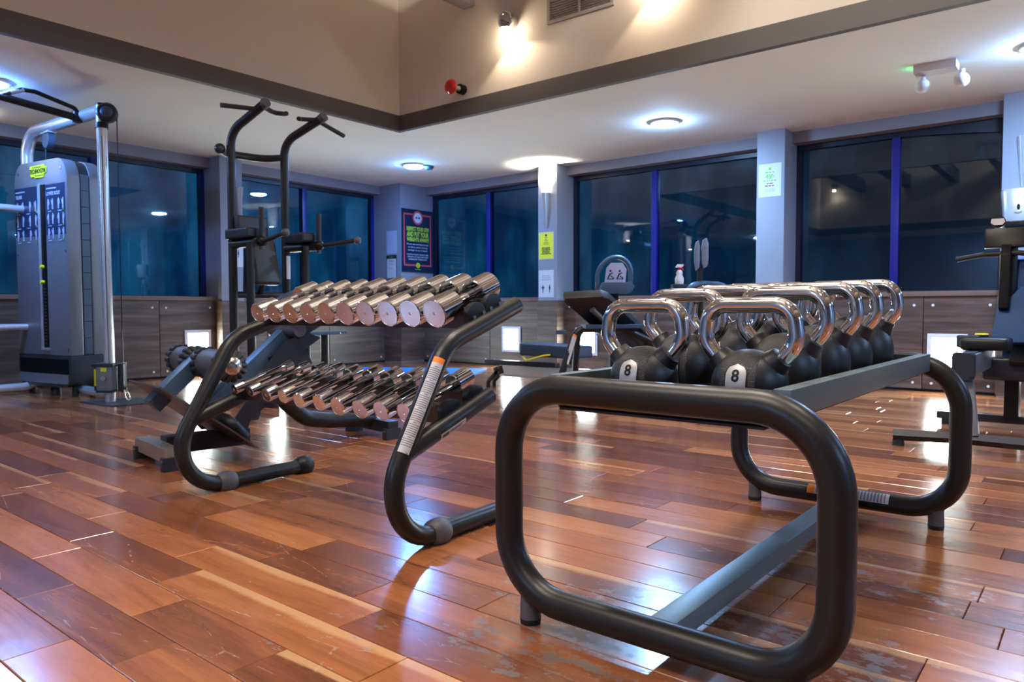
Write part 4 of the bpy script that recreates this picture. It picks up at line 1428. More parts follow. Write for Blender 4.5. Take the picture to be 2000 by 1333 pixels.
# ================================================================== CHIN-UP AND DIP STATION
cd = thing('chin_dip_station', 'black chin-up and dip station with forearm pads, in front of the left windows', 'gym machine', (3.25, 4.95, 0))
for u, s in ((2.995, -1), (3.455, 1)):
    uc = u + (0.075 if s < 0 else 0.125)
    up = MB().tube([(u, 5.13, 0.0), (u, 5.13, 2.03), (uc, 4.79, 2.195)], 0.032, 0.17, seg=18, arc=12).build('upright', 'black_tube', cd, 50)
    MB().cyl((uc - 0.004 * s, 4.81, 2.186), (uc, 4.775, 2.203), 0.037, seg=20).build('end_cap', 'grey_plastic', up)
    # pull-up grips
    if s < 0:
        g1 = [(uc, 4.86, 2.165), (2.80, 4.92, 2.150)]
        g2 = [(uc, 4.82, 2.18), (uc + 0.12, 4.86, 2.165), (uc + 0.155, 4.78, 2.15), (uc + 0.09, 4.66, 2.12)]
    else:
        g1 = [(uc, 4.82, 2.18), (uc - 0.14, 4.90, 2.175), (uc - 0.23, 4.78, 2.14)]
        g2 = [(uc, 4.84, 2.17), (uc + 0.23, 4.83, 2.10)]
    MB().tube(g1, 0.017, 0.04, seg=12).build('grip', 'black_rubber', up, 50)
    MB().tube(g2, 0.017, 0.04, seg=12).build('grip', 'black_rubber', up, 50)
    # arm: carrier tube, forearm pad, upright grip, dip handle
    MB().tube([(u, 5.13, 1.19), (u + 0.03 * (1 + s), 4.80, 1.19)], 0.034, seg=16).build('arm_tube', 'black_tube', cd, 50)
    ub = u + 0.03 * (1 + s)
    MB().box(((u + ub) / 2 - 0.004, 4.985, 1.262), (0.115, 0.30, 0.075), Matrix.Rotation(-0.09 if s > 0 else 0, 4, 'Z'), 0.018, 3).build('forearm_pad', 'pad_vinyl', cd, 50)
    gb = (3.032, 4.80) if s < 0 else (3.53, 4.80)
    MB().tube([(gb[0], gb[1], 1.19), (gb[0] + 0.002, gb[1], 1.445)], lambda k: 0.017 + (0.004 if k > 0.93 else 0), seg=12).build('upright_grip', 'black_rubber', cd, 50)
    MB().tube([(gb[0], gb[1], 1.14), (gb[0], gb[1], 1.43)], 0.0165, seg=12).build('upright_grip_core', 'grey_plastic', cd, 50)
    MB().sphere((gb[0], gb[1], 1.20), 0.044, (1, 1, 0.9)).build('joint', 'black_plastic', cd, 60)
    de = (2.99, 4.44, 1.235) if s < 0 else (3.69, 4.53, 1.235)
    dp = MB().tube([(gb[0], gb[1], 1.195), de], 0.017, seg=12).build('dip_handle', 'black_rubber', cd, 50)
    MB().sphere(de, 0.030, (1, 1, 1)).build('end_ball', 'grey_plastic', dp, 60)
    # front post and floor foot
    px_ = 2.955 if s < 0 else 3.425
    MB().tube([(px_, 4.83, 0.05), (px_, 4.83, 1.19)], 0.030, seg=16).build('front_post', 'black_tube', cd, 50)
    MB().span((u - 0.035, 4.60, 0.0), (u + 0.035, 5.42, 0.055), 0.008).build('floor_beam', 'black_paint', cd)
# rear curved stabiliser
MB().tube([(2.93, 5.17, 1.90), (3.05, 5.33, 1.905), (3.40, 5.33, 1.915), (3.47, 5.13, 1.91)], 0.030, 0.16, seg=16).build('rear_bar', 'black_tube', cd, 50)
MB().sphere((2.93, 5.17, 1.90), 0.040, (1, 1, 1)).build('bar_end', 'dark_slate', cd, 60)
MB().box((3.10, 5.298, 1.908), (0.05, 0.004, 0.018)).build('bar_label', 'yellow_badge', cd)
MB().cyl((2.995, 5.13, 0.815), (3.455, 5.13, 0.815), 0.026, seg=14).build('cross_tube', 'black_tube', cd, 50)
# back pad
MB().box((3.105, 5.05, 1.295), (0.25, 0.065, 0.22), Matrix.Rotation(-0.08, 4, 'X'), 0.024, 3).build('back_pad', 'pad_vinyl', cd, 50)
MB().box((3.165, 4.985, 1.060), (0.215, 0.065, 0.35), Matrix.Rotation(-0.26, 4, 'X'), 0.024, 3).build('lumbar_pad', 'pad_vinyl', cd, 50)
MB().beam((3.105, 5.10, 1.30), (3.105, 5.13, 0.82), 0.05, 0.03, up=(0, 1, 0), bev=0.003).build('pad_post', 'black_paint', cd)
MB().tube([(3.19, 5.03, 0.93), (3.20, 5.10, 0.83)], 0.022, seg=12).build('pad_bracket', 'black_tube', cd, 50)
# step with a post
sp = MB().box((3.30, 4.42, 0.530), (0.34, 0.09, 0.022), None, 0.004).build('step_plate', 'steel_blue', cd)
for q_ in (3.40, 3.45):
    MB().cyl((q_, 4.373, 0.53), (q_, 4.376, 0.53), 0.007, seg=8).build('bolt', 'bolt_steel', sp)
MB().cyl((3.29, 4.42, 0.02), (3.29, 4.42, 0.52), 0.028, seg=16).build('step_post', 'black_tube', cd, 50)
MB().span((3.02, 4.39, 0.0), (3.44, 4.45, 0.05), 0.008).build('floor_beam', 'black_paint', cd)
MB().span((3.26, 4.45, 0.0), (3.32, 5.1, 0.05), 0.008).build('floor_beam', 'black_paint', cd)
MB().patch((3.455, 5.13, 0.945), (3.455, 5.13, 1.13), 0.0335, (0.2, -1, 0), 0.7).build('sticker', 'sticker_silver', cd)

# ================================================================== BACK-EXTENSION BENCH behind the dumbbell rack
BO = Vector((1.56, 3.30, 0))
BA = Vector((0.99, -0.143, 0)).normalized()
BB = Vector((-BA.y, BA.x, 0))
bb = thing('back_extension_bench', 'black back-extension bench with foam ankle rollers, behind the dumbbell rack', 'bench', tuple(BO), math.atan2(BA.y, BA.x))
def bx(t_, n_, z):
    return (t_, n_, z)
def BBX(mb, name, material, parent=bb, smooth=35):
    return mb.build(name, material, parent, smooth, local=True)
BBX(MB().span((-0.035, -0.16, 0.035), (0.03, 0.27, 0.098), 0.003), 'rear_foot_bar', 'metal_plate')
for n_ in (-0.145, 0.245):
    f_ = BBX(MB().span((-0.046, n_ - 0.02, 0.0), (0.04, n_ + 0.02, 0.060), 0.003), 'foot_bracket', 'dark_slate')
    for q_ in (-0.009, 0.009):
        BBX(MB().cyl((-0.05, n_ + q_, 0.045), (-0.045, n_ + q_, 0.045), 0.006, seg=8), 'bolt', 'bolt_steel', f_)
BBX(MB().span((0.03, 0.02, 0.04), (0.42, 0.11, 0.12), 0.004), 'base_beam', 'black_paint')
# angled footplate
mb = MB()
pn = Vector((0.60, 0, 0.80))
mb.prism([(-0.26, 0.0), (0.26, 0.0), (0.30, 0.20), (0.22, 0.52), (-0.22, 0.52), (-0.30, 0.20)], (0.36, 0.05, 0.055), (0, 1, 0), (-0.80, 0, 0.60), 0.008)
BBX(mb, 'footplate', 'dark_plate')
BBX(MB().tube([(0.30, -0.20, 0.115), (0.23, -0.20, 0.20), (0.23, 0.28, 0.20), (0.30, 0.28, 0.115)], 0.028, 0.05), 'footplate_rail', 'black_plastic', smooth=50)
# roller arm and rollers
BBX(MB().beam((-0.02, 0.06, 0.265), (0.21, 0.06, 0.480), 0.085, 0.07, bev=0.004), 'roller_arm', 'steel_blue')
for s, a, b in ((1, 0.12, 0.34), (-1, 0.0, -0.290)):
    rr = BBX(MB().tube([(0.205, a, 0.455), (0.205, b, 0.455)], 0.066, seg=24), 'foam_roller', 'grey_plastic', smooth=50)
    for e_, sg in ((b, s), (a, -s)):
        mb = MB()
        for k in range(14):
            an = 2 * PI * k / 14
            mb.tube([(0.205 + 0.062 * math.cos(an), e_ - sg * 0.04, 0.455 + 0.062 * math.sin(an)), (0.205 + 0.064 * math.cos(an), e_ + sg * 0.006, 0.455 + 0.064 * math.sin(an)),
                     (0.205 + 0.034 * math.cos(an), e_ + sg * 0.016, 0.455 + 0.034 * math.sin(an))], 0.0135, 0.012, seg=8, arc=4)
        BBX(mb, 'gathered_cover', 'black_rubber', rr, 60)
    e_ = b
    BBX(MB().lathe([(0.0, 0.0), (0.044, 0.0), (0.040, 0.014), (0.026, 0.024), (0.012, 0.027), (0.011, 0.020), (0.0, 0.020)],
                   Matrix.Translation((0.205, e_ + s * 0.014, 0.455)) @ Matrix.Rotation(-s * PI / 2, 4, 'X'), 24), 'hub_cap', 'bolt_steel', rr, 45)
# main inclined beam, its toothed adjuster, side plates and hip pads
mbm = BBX(MB().beam((0.20, 0.03, 0.215), (0.66, 0.03, 0.615), 0.075, 0.075, bev=0.004), 'main_beam', 'steel_blue')
BBX(MB().box((0.522, 0.02, 0.542), (0.03, 0.05, 0.001), Matrix.Rotation(-0.71, 4, 'Y')), 'warning_label', 'orange_sticker', mbm)
mb = MB()
mb.prism([(0.28, 0.12), (0.33, 0.10), (0.35, 0.13), (0.385, 0.125), (0.40, 0.165), (0.44, 0.165), (0.455, 0.21), (0.50, 0.24), (0.46, 0.33), (0.38, 0.26)], (0, -0.02, 0), (1, 0, 0), (0, 0, 1), 0.012)
BBX(mb, 'toothed_quadrant', 'dark_slate')
mb = MB()
mb.prism([(0.44, 0.28), (0.52, 0.24), (0.53, 0.29), (0.50, 0.34)], (0, -0.035, 0), (1, 0, 0), (0, 0, 1), 0.05, 0.004)
BBX(mb, 'pivot_bracket', 'dark_slate')
BBX(MB().cyl((0.495, -0.092, 0.285), (0.495, -0.086, 0.285), 0.012, seg=12), 'bolt', 'bolt_steel')
for n_ in (-0.03, 0.09):
    mb = MB()
    mb.prism([(0.46, 0.40), (0.56, 0.38), (0.62, 0.40), (0.66, 0.385), (0.705, 0.395), (0.725, 0.43), (0.69, 0.50), (0.775, 0.555), (0.70, 0.585), (0.58, 0.545)], (0, n_, 0), (1, 0, 0), (0, 0, 1), 0.010)
    BBX(mb, 'side_plate', 'dark_slate')
BBX(MB().cyl((0.70, -0.047, 0.415), (0.70, -0.040, 0.415), 0.014, seg=12), 'bolt', 'bolt_steel')
BBX(MB().box((0.70, 0.02, 0.615), (0.15, 0.13, 0.07), Matrix.Rotation(-0.5, 4, 'Y'), 0.006), 'pad_carrier', 'black_paint')
BBX(MB().cyl((0.62, -0.12, 0.60), (0.62, 0.18, 0.60), 0.034, seg=18), 'adjuster_roll', 'grey_plastic', smooth=50)
for n_ in (-0.10, 0.16):
    BBX(MB().box((0.70, n_, 0.735), (0.31, 0.17, 0.085), Matrix.Rotation(-0.42, 4, 'Y'), 0.03, 4), 'hip_pad', 'navy_vinyl', smooth=50)
# curved front support and front foot bar
BBX(MB().tube([(0.52, 0.03, 0.47), (0.60, 0.03, 0.24), (0.72, 0.03, 0.135), (0.86, 0.03, 0.11), (1.12, 0.03, 0.095)], 0.042, 0.14, seg=18, arc=8), 'curved_support', 'black_tube', smooth=50)
BBX(MB().span((1.10, -0.16, 0.035), (1.165, 0.27, 0.098), 0.003), 'front_foot_bar', 'black_paint')
for n_ in (-0.145, 0.245):
    f_ = BBX(MB().span((1.085, n_ - 0.02, 0.0), (1.18, n_ + 0.02, 0.060), 0.003), 'foot_bracket', 'dark_slate')
    for q_ in (-0.009, 0.009):
        BBX(MB().cyl((1.08, n_ + q_, 0.045), (1.085, n_ + q_, 0.045), 0.006, seg=8), 'bolt', 'bolt_steel', f_)

t = thing('exercise_mat', 'blue exercise mat on the floor in front of the corner column', 'mat', (5.66, 6.0, 0))
MB().box((5.66, 6.02, 0.007), (0.95, 1.5, 0.013), Matrix.Rotation(0.5, 4, 'Z'), 0.006).build('foam_sheet', 'blue_mat', t)
# ================================================================== SLIDING-SEAT MACHINE (long silver rail)
sm = thing('sliding_seat_machine', 'low silver-railed sliding seat machine with navy seat, behind the incline bench', 'gym machine', (5.05, 3.7, 0))
UR = 5.05
MB().span((UR - 0.05, 3.16, 0.105), (UR + 0.05, 4.20, 0.205), 0.006).build('rail', 'aluminium', sm)
MB().span((UR - 0.053, 3.40, 0.112), (UR - 0.050, 4.15, 0.126)).build('rail_groove', 'silver_tube', sm)
MB().span((UR - 0.06, 3.06, 0.10), (UR + 0.06, 3.17, 0.21), 0.03, 4).build('end_cap', 'dark_slate', sm, 50)
MB().span((UR - 0.056, 3.28, 0.145), (UR - 0.051, 3.36, 0.175), 0.003).build('name_plate', 'sticker_silver', sm)
MB().span((UR - 0.035, 3.6, 0.205), (UR + 0.035, 4.385, 0.245), 0.004).build('upper_bar', 'dark_slate', sm)
MB().sphere((UR, 4.40, 0.235), 0.014).build('bar_tip', 'bolt_steel', sm)
for du in (-0.045, 0.035):
    lg = MB()
    lg.beam((UR + du, 4.22, 0.19), (UR + du, 4.20, 0.12), 0.012, 0.11, up=(0, 1, 0), bev=0.002)
    lg.beam((UR + du, 4.22, 0.15), (UR + du, 4.335, 0.05), 0.012, 0.035, up=(0, 1, 0), bev=0.002)
    lg.beam((UR + du, 4.335, 0.06), (UR + du, 4.335, 0.0), 0.012, 0.035, up=(0, 1, 0), bev=0.002)
    l_ = lg.build('leg', 'black_paint', sm)
    for z in (0.14, 0.18):
        MB().cyl((UR + du - 0.010, 4.205, z), (UR + du - 0.006, 4.205, z), 0.009, seg=8).build('bolt', 'bolt_steel', l_)
MB().span((UR - 0.13, 3.09, 0.0), (UR + 0.13, 3.14, 0.10), 0.006).build('rear_foot', 'dark_slate', sm)
MB().box((UR, 3.62, 0.352), (0.30, 0.56, 0.105), Matrix.Rotation(0.03, 4, 'X'), 0.03, 4).build('seat', 'navy_vinyl', sm, 50)
MB().span((UR - 0.06, 3.42, 0.245), (UR + 0.06, 3.50, 0.31), 0.006).build('seat_carriage', 'black_paint', sm)
MB().tube([(UR - 0.12, 3.52, 0.33), (UR - 0.17, 3.62, 0.315), (UR - 0.17, 3.80, 0.268), (UR - 0.12, 3.88, 0.30)], 0.008, 0.04, seg=8).build('yellow_strap', 'yellow_band', sm, 60)

# ================================================================== INCLINE BENCH
ib = thing('incline_bench', 'black padded incline bench with tubular legs, left of the kettlebells', 'bench', (4.75, 2.95, 0))
c0 = Vector((4.445, 2.95, 0.835))
wd = Vector((0.217, -0.265, 0.02)).normalized()      # across the pad
ld = Vector((0.66, -0.10, -0.40)).normalized()      # down the pad
nd = wd.cross(ld).normalized()
def pad_frame(mb, a0, a1, hw, th, material, name, taper=0.0, parent=ib):
    poly = [(-hw + 0.03, a0), (hw - 0.03, a0), (hw, a0 + 0.04), (hw, a1 - 0.04), (hw - 0.03, a1), (-hw + 0.03, a1), (-hw, a1 - 0.04), (-hw, a0 + 0.04)]
    return mb.prism(poly, c0, wd, ld, th, 0.014).build(name, material, parent, 50)
pad_frame(MB(), 0.0, 0.90, 0.165, -0.075, 'pad_vinyl', 'back_pad')
sd = Vector(nd)
if sd.z > 0:
    sd = -sd
MB().beam(c0 + ld * 0.13 + sd * 0.055, c0 + ld * 0.80 + sd * 0.055, 0.05, 0.05, up=tuple(sd), bev=0.004).build('pad_spine', 'black_paint', ib)
MB().cyl(c0 + ld * 0.14 + sd * 0.09 - wd * 0.02, c0 + ld * 0.42 + sd * 0.10 - wd * 0.02, 0.022, seg=14).build('support_tube', 'grey_plastic', ib, 50)
# tubular frame
fr_ = [(4.40, 3.10, 0.0), (4.40, 3.10, 0.22), (4.49, 3.03, 0.552), (4.78, 2.80, 0.552), (5.05, 2.60, 0.40)]
MB().tube(fr_, 0.026, [0, 0.1, 0.09, 0.1, 0], seg=16, arc=8).build('front_leg', 'black_tube', ib, 50)
MB().patch((4.425, 3.082, 0.30), (4.474, 3.042, 0.50), 0.0265, (-0.6, -0.7, 0), 0.7).build('sticker', 'sticker_silver', ib)
MB().patch((4.474, 3.042, 0.50), (4.478, 3.039, 0.512), 0.0267, (-0.6, -0.7, 0), 0.7).build('sticker_band', 'orange_sticker', ib)
MB().tube([(4.70, 3.20, 0.0), (4.72, 3.17, 0.56), (4.95, 2.98, 0.55)], 0.026, 0.09, seg=16).build('rear_leg', 'black_tube', ib, 50)
MB().tube([(5.10, 2.90, 0.0), (5.03, 2.85, 0.42)], 0.026, seg=16).build('rear_leg', 'black_tube', ib, 50)
MB().tube([(5.28, 2.55, 0.0), (5.18, 2.58, 0.36), (4.98, 2.72, 0.45)], 0.026, 0.06, seg=16).build('rear_leg', 'black_tube', ib, 50)
MB().beam((4.50, 2.985, 0.572), (4.86, 2.72, 0.572), 0.14, 0.03, bev=0.006).build('seat_plate', 'navy_vinyl', ib)
MB().beam((4.40, 3.16, 0.53), (4.46, 3.10, 0.53), 0.05, 0.03, bev=0.004).build('hook', 'steel_blue', ib)
MB().beam((4.62, 2.93, 0.515), (5.02, 2.72, 0.27), 0.045, 0.012, bev=0.002).build('strut', 'metal_plate', ib)
for q_ in (0.33, 0.47):
    p_ = c0 + ld * q_ - wd * 0.0 + sd * 0.083
    MB().sphere(p_, 0.012).build('bolt', 'bolt_steel', ib)
MB().cyl((5.02, 2.74, 0.47), (5.10, 2.66, 0.47), 0.022, seg=12).build('adjuster', 'black_plastic', ib)

# ================================================================== SEATED MACHINE WITH OVAL CONSOLE GUARD
om = thing('console_machine', 'grey-blue machine with an oval console guard, beyond the incline bench', 'gym machine', (5.55, 3.36, 0))
Oc = Vector((5.545, 3.350, 0.985))
axr = Vector((0.63, -0.777, 0))      # across
nrm_ = Vector((-0.777, -0.63, 0))
loop = []
for k in range(28):
    a = 2 * PI * k / 28
    x = 0.145 * math.cos(a) + 0.02 * math.sin(a)
    z = 0.165 * math.sin(a)
    if math.sin(a) < -0.2:
        z = -0.10 + 0.05 * (math.sin(a) + 0.2)
        x *= 1.0
    loop.append(Oc + axr * x + Z * z)
MB().tube(loop, 0.021, seg=12, closed=True).build('console_guard', 'steel_blue', om, 60)
pl = MB().prism([(-0.085, -0.055), (0.095, -0.055), (0.105, 0.06), (0.07, 0.115), (-0.03, 0.115), (-0.07, 0.07)], Oc + nrm_ * 0.01, axr, Z, 0.012, 0.003).build('instruction_plate', 'lilac_paper', om)
mb = MB()
for cx in (-0.035, 0.045):
    o_ = Oc + nrm_ * 0.024 + axr * cx
    R_ = Matrix((axr, Z, axr.cross(Z))).transposed().to_4x4()
    mb.box(o_ + Z * -0.025, (0.06, 0.008, 0.002), R_)
    mb.box(o_ + Z * 0.0 + axr * -0.012, (0.012, 0.045, 0.002), R_ @ Matrix.Rotation(-0.5, 4, 'Z'))
    mb.box(o_ + Z * 0.022 + axr * 0.006, (0.035, 0.009, 0.002), R_ @ Matrix.Rotation(0.3, 4, 'Z'))
    mb.box(o_ + Z * -0.01 + axr * 0.018, (0.035, 0.009, 0.002), R_ @ Matrix.Rotation(-0.6, 4, 'Z'))
    mb.cyl(o_ + Z * 0.044, o_ + Z * 0.044 + nrm_ * 0.002, 0.010, seg=10)
mb.build('rower_icon', 'print_black', pl, 0)
MB().prism([(-0.15, -0.135), (-0.05, -0.155), (0.13, -0.15), (0.165, -0.09), (0.13, -0.055), (-0.11, -0.055)], Oc - nrm_ * 0.03, axr, Z, 0.14, 0.012).build('console_tray', 'steel_blue', om, 40)
MB().tube([Oc + Z * -0.14, Oc + Z * -0.95 - nrm_ * 0.05], 0.04, seg=16).build('column', 'black_tube', om, 50)
MB().box((5.58, 3.385, 0.03), (0.5, 0.10, 0.06), Matrix.Rotation(-0.89, 4, 'Z'), 0.01).build('foot_bar', 'black_paint', om)

# ================================================================== STEP MACHINE WITH TWIN PANEL POST
pm = thing('twin_panel_machine', 'exercise machine with a twin grey panel on a black post and curved teal handlebar', 'gym machine', (5.90, 2.70, 0))
Op = Vector((5.90, 2.722, 0))
def plobe(x0, x1, z0, z1, off, name):
    w_ = x1 - x0
    poly = [(x0 + w_ * 0.25, z0), (x1 - w_ * 0.1, z0 + 0.03), (x1, z0 + 0.1), (x1, z1 - 0.05), (x1 - w_ * 0.25, z1), (x0 + w_ * 0.2, z1 - 0.02), (x0, z1 - 0.08), (x0, z0 + 0.08)]
    return MB().prism(poly, Op + nrm_ * off, axr, Z, 0.03, 0.008).build(name, 'silver_paint', pm, 40)
plobe(-0.052, -0.008, 1.02, 1.28, 0.02, 'panel')
pp = plobe(0.004, 0.062, 1.035, 1.30, 0.03, 'panel')
mb = MB()
for z, an in ((1.22, 0.5), (1.21, -0.6), (1.11, 0.9), (1.10, 0.2), (1.17, -0.2)):
    mb.box(Op + nrm_ * 0.063 + axr * 0.033 + Z * z, (0.028, 0.005, 0.002), R_ @ Matrix.Rotation(an, 4, 'Z'))
mb.build('figure', 'grey_print', pp, 0)
MB().beam(Op + Z * 1.03, Op + Z * 1.28, 0.022, 0.02).build('panel_spine', 'black_paint', pm)
MB().cyl(Op + axr * 0.004, Op + axr * 0.004 + Z * 1.06, 0.024, seg=14).build('post', 'black_tube', pm, 50)
MB().tube([Op + axr * -0.16 + Z * 0.78 + nrm_ * 0.10, Op + axr * -0.10 + Z * 0.90 + nrm_ * 0.12, Op + axr * 0.02 + Z * 0.915 + nrm_ * 0.05, Op + axr * 0.17 + Z * 0.905 + nrm_ * 0.06, Op + axr * 0.24 + Z * 0.85 + nrm_ * 0.10],
          0.022, 0.08, seg=12).build('handlebar', 'steel_blue', pm, 50)
MB().beam(Op + axr * -0.235 + Z * 0.892, Op + axr * -0.09 + Z * 0.892, 0.11, 0.035, bev=0.012).build('side_shelf', 'dark_slate', pm, 50)
MB().tube([Op + Z * 0.55, Op + Z * 0.80 + nrm_ * 0.12 + axr * -0.02], 0.03, seg=12).build('bracket', 'black_tube', pm)
MB().box(Op + Z * 0.04, (0.75, 0.42, 0.08), Matrix.Rotation(-0.4, 4, 'Z'), 0.02).build('base', 'dark_slate', pm)

t = thing('spray_bottle', 'white spray bottle with a red trigger on the machine shelf', 'bottle', tuple(Op + axr * -0.17 + Z * 0.91))
Ob = Op + axr * -0.17 + Z * 0.9105
MB().lathe([(0, 0), (0.034, 0), (0.037, 0.01), (0.037, 0.05), (0.026, 0.075), (0.024, 0.082), (0.029, 0.095), (0.020, 0.115), (0.013, 0.12), (0, 0.12)], Matrix.Translation(Ob), 20).build('body', 'white_plastic', t, 50)
MB().cyl(Ob + Z * 0.12, Ob + Z * 0.142, 0.014, seg=14).build('collar', 'red_plastic', t)
hd_ = MB().prism([(-0.034, 0.142), (0.016, 0.142), (0.030, 0.152), (0.032, 0.168), (-0.018, 0.168)], Ob + nrm_ * -0.011, axr, Z, 0.022, 0.003).build('spray_head', 'white_plastic', t)
MB().box(Ob + axr * 0.034 + Z * 0.162 + nrm_ * 0.0, (0.008, 0.016, 0.016), None, 0.002).build('nozzle', 'red_plastic', t)
MB().beam(Ob + axr * 0.016 + Z * 0.145, Ob + axr * 0.033 + Z * 0.118, 0.012, 0.008).build('trigger', 'red_plastic', t)

# ================================================================== ROWING MACHINE at the right edge
rm = thing('rowing_machine', 'black and blue rowing machine with rail, handle and screen at the right edge', 'gym machine', (4.7, 0.5, 0))
MB().span((4.20, 0.503, 0.365), (5.05, 0.583, 0.470), 0.006).build('rail', 'silver_paint', rm)
MB().span((4.21, 0.515, 0.470), (5.05, 0.572, 0.476), 0.002).build('rail_top', 'dark_slate', rm)
MB().prism(rrect(0.497, 0.352, 0.590, 0.482, 0.018), (4.14, 0, 0), V, Z, 0.07, 0.012).build('rail_end', 'dark_slate', rm, 50)
mb = MB()
mb.beam((4.24, 0.54, 0.37), (4.18, 0.50, 0.075), 0.055, 0.05, up=(1, 0, 0), bev=0.004)
mb.build('leg', 'silver_paint', rm)
MB().tube([(4.13, 0.84, 0.055), (4.17, 0.55, 0.062), (4.20, 0.10, 0.055)], 0.026, 0.3, seg=4, scale=(1.1, 1.1)).build('foot_bar', 'dark_slate', rm, 20)
for v in (0.82, 0.14):
    MB().cyl((4.15, v, 0.0), (4.15, v, 0.035), 0.030, 0.026, seg=14).build('foot', 'black_rubber', rm)
MB().box((4.62, 0.50, 0.510), (0.22, 0.22, 0.065), None, 0.03, 4).build('seat', 'black_plastic', rm, 50)
MB().box((4.64, 0.585, 0.518), (0.11, 0.10, 0.070), Matrix.Rotation(0.3, 4, 'Z'), 0.02, 3).build('seat_horn', 'black_plastic', rm, 50)
bd_ = MB().prism([(4.92, 0.40), (5.02, 0.56), (5.00, 0.72), (5.06, 0.98), (5.30, 1.00), (5.42, 0.80), (5.45, 0.45), (5.30, 0.30), (5.0, 0.28)], (0, 0.46, 0), U, Z, 0.24, 0.03).build('flywheel_housing', 'gloss_blue', rm, 50)
MB().cyl((5.22, 0.455, 0.66), (5.22, 0.44, 0.66), 0.16, seg=32).build('flywheel_cover', 'black_plastic', rm)
MB().prism([(4.88, 0.70), (4.96, 0.66), (5.04, 0.72), (5.06, 1.02), (4.97, 1.06), (4.93, 1.0)], (0, 0.478, 0), U, Z, 0.048, 0.01).build('neck', 'slot_black', rm, 50)
MB().beam((4.955, 0.468, 0.72), (4.945, 0.470, 1.0), 0.02, 0.02).build('neck_trim', 'silver_tube', rm)
MB().tube([(5.0, 0.43, 0.68), (5.02, 0.43, 1.02), (5.03, 0.43, 1.08)], 0.026, seg=12).build('screen_stem', 'black_plastic', rm, 50)
sc_ = MB().box((5.0, 0.445, 1.095), (0.03, 0.235, 0.115), Matrix.Rotation(0.25, 4, 'Y'), 0.01).build('screen', 'screen_black', rm)
MB().cyl((5.00, 0.500, 1.19), (5.03, 0.500, 1.19), 0.036, seg=18).build('screen_knob', 'black_plastic', rm)
MB().prism([(-0.034, -0.006), (-0.018, -0.02), (0.022, -0.02), (0.034, -0.004), (0.028, 0.016), (-0.03, 0.016)], (4.992, 0.500, 1.19), NV, Z, 0.006).build('screen_tag', 'white_plastic', rm)
hb = MB().tube([(5.0, 0.695, 0.985), (4.98, 0.56, 1.005), (4.98, 0.40, 1.008), (5.0, 0.22, 0.985)], 0.015, 0.08, seg=12).build('pull_handle', 'black_rubber', rm, 50)
MB().cyl((5.001, 0.70, 0.984), (5.0, 0.69, 0.986), 0.017, seg=12).build('handle_end', 'dark_slate', hb)
for v in (0.585, 0.37):
    MB().box((4.93, v, 0.45), (0.20, 0.10, 0.03), Matrix.Rotation(-0.6, 4, 'Y'), 0.01).build('footrest', 'black_plastic', rm, 50)
MB().box((4.93, 0.40, 0.36), (0.10, 0.30, 0.13), None, 0.03, 4).build('lower_cover', 'dark_slate', rm, 50)
MB().cyl((4.82, 0.545, 0.520), (4.82, 0.545, 0.552), 0.034, seg=20).build('knob_base', 'black_plastic', rm)
MB().cyl((4.82, 0.545, 0.552), (4.82, 0.545, 0.560), 0.034, 0.031, seg=20).build('knob_cap', 'yellow_badge', rm)
mb = MB()
mb.prism([(0.0, 0.0), (0.30, 0.0), (0.30, 0.34), (0.115, 0.34), (0.085, 0.27), (0.02, 0.27)], (4.86, 0.505, 0.50), NV, (0.42, 0, 0.91), 0.03, 0.008)
mb.build('front_fairing', 'gloss_blue', rm, 40)
MB().prism([(0.10, 0.05), (0.26, 0.03), (0.26, 0.24), (0.13, 0.24), (0.10, 0.19)], (4.855, 0.505, 0.50), NV, (0.42, 0, 0.91), 0.004).build('fairing_opening', 'slot_black', rm, 0)
MB().beam((5.12, 0.42, 0.33), (5.12, 0.42, 0.06), 0.07, 0.16, up=(1, 0, 0), bev=0.006).build('front_leg', 'black_plastic', rm)
MB().span((5.09, 0.05, 0.03), (5.15, 0.80, 0.075), 0.008).build('foot_bar', 'dark_slate', rm)
for v in (0.10, 0.75):
    MB().cyl((5.12, v, 0.0), (5.12, v, 0.04), 0.028, seg=14).build('foot', 'black_rubber', rm)

# ================================================================== PAPER TOWEL DISPENSER
pd = thing('towel_dispenser', 'silver paper towel dispenser with keyhole on the right-hand column', 'dispenser', (CU, 0.55, 1.33))
mb = MB()
rings = []
for z, hw, d in ((1.345, 0.105, 0.095), (1.36, 0.118, 0.115), (1.58, 0.135, 0.135), (1.60, 0.132, 0.125), (1.615, 0.118, 0.06)):
    ring = []
    for k in range(17):
        a = PI * k / 16
        x = math.copysign(abs(math.cos(a)) ** 0.6, math.cos(a)) * hw
        y = math.sin(a) ** 0.5 * d if math.sin(a) > 0 else 0
        ring.append(mb.bm.verts.new((CU - y, 0.533 + x, z)))
    rings.append(ring)
for A, B in zip(rings, rings[1:]):
    for k in range(16):
        mb.bm.faces.new((A[k], A[k + 1], B[k + 1], B[k]))
    mb.bm.faces.new((A[0], B[0], B[16], A[16]))
mb.bm.faces.new(rings[0]); mb.bm.faces.new(rings[-1][::-1])
cv = mb.build('cover', 'silver_tube', pd, 40)
MB().span((CU - 0.10, 0.432, 1.318), (CU, 0.634, 1.346), 0.006).build('outlet', 'slot_black', pd)
MB().span((CU - 0.03, 0.66, 1.36), (CU, 0.672, 1.60), 0.002).build('side_plate', 'dark_slate', pd)
MB().prism([(0.010 * math.cos(2 * PI * k / 16), 0.022 * math.sin(2 * PI * k / 16)) for k in range(16)], (CU - 0.128, 0.545, 1.46), NV, Z, 0.004).build('keyhole', 'slot_black', cv)
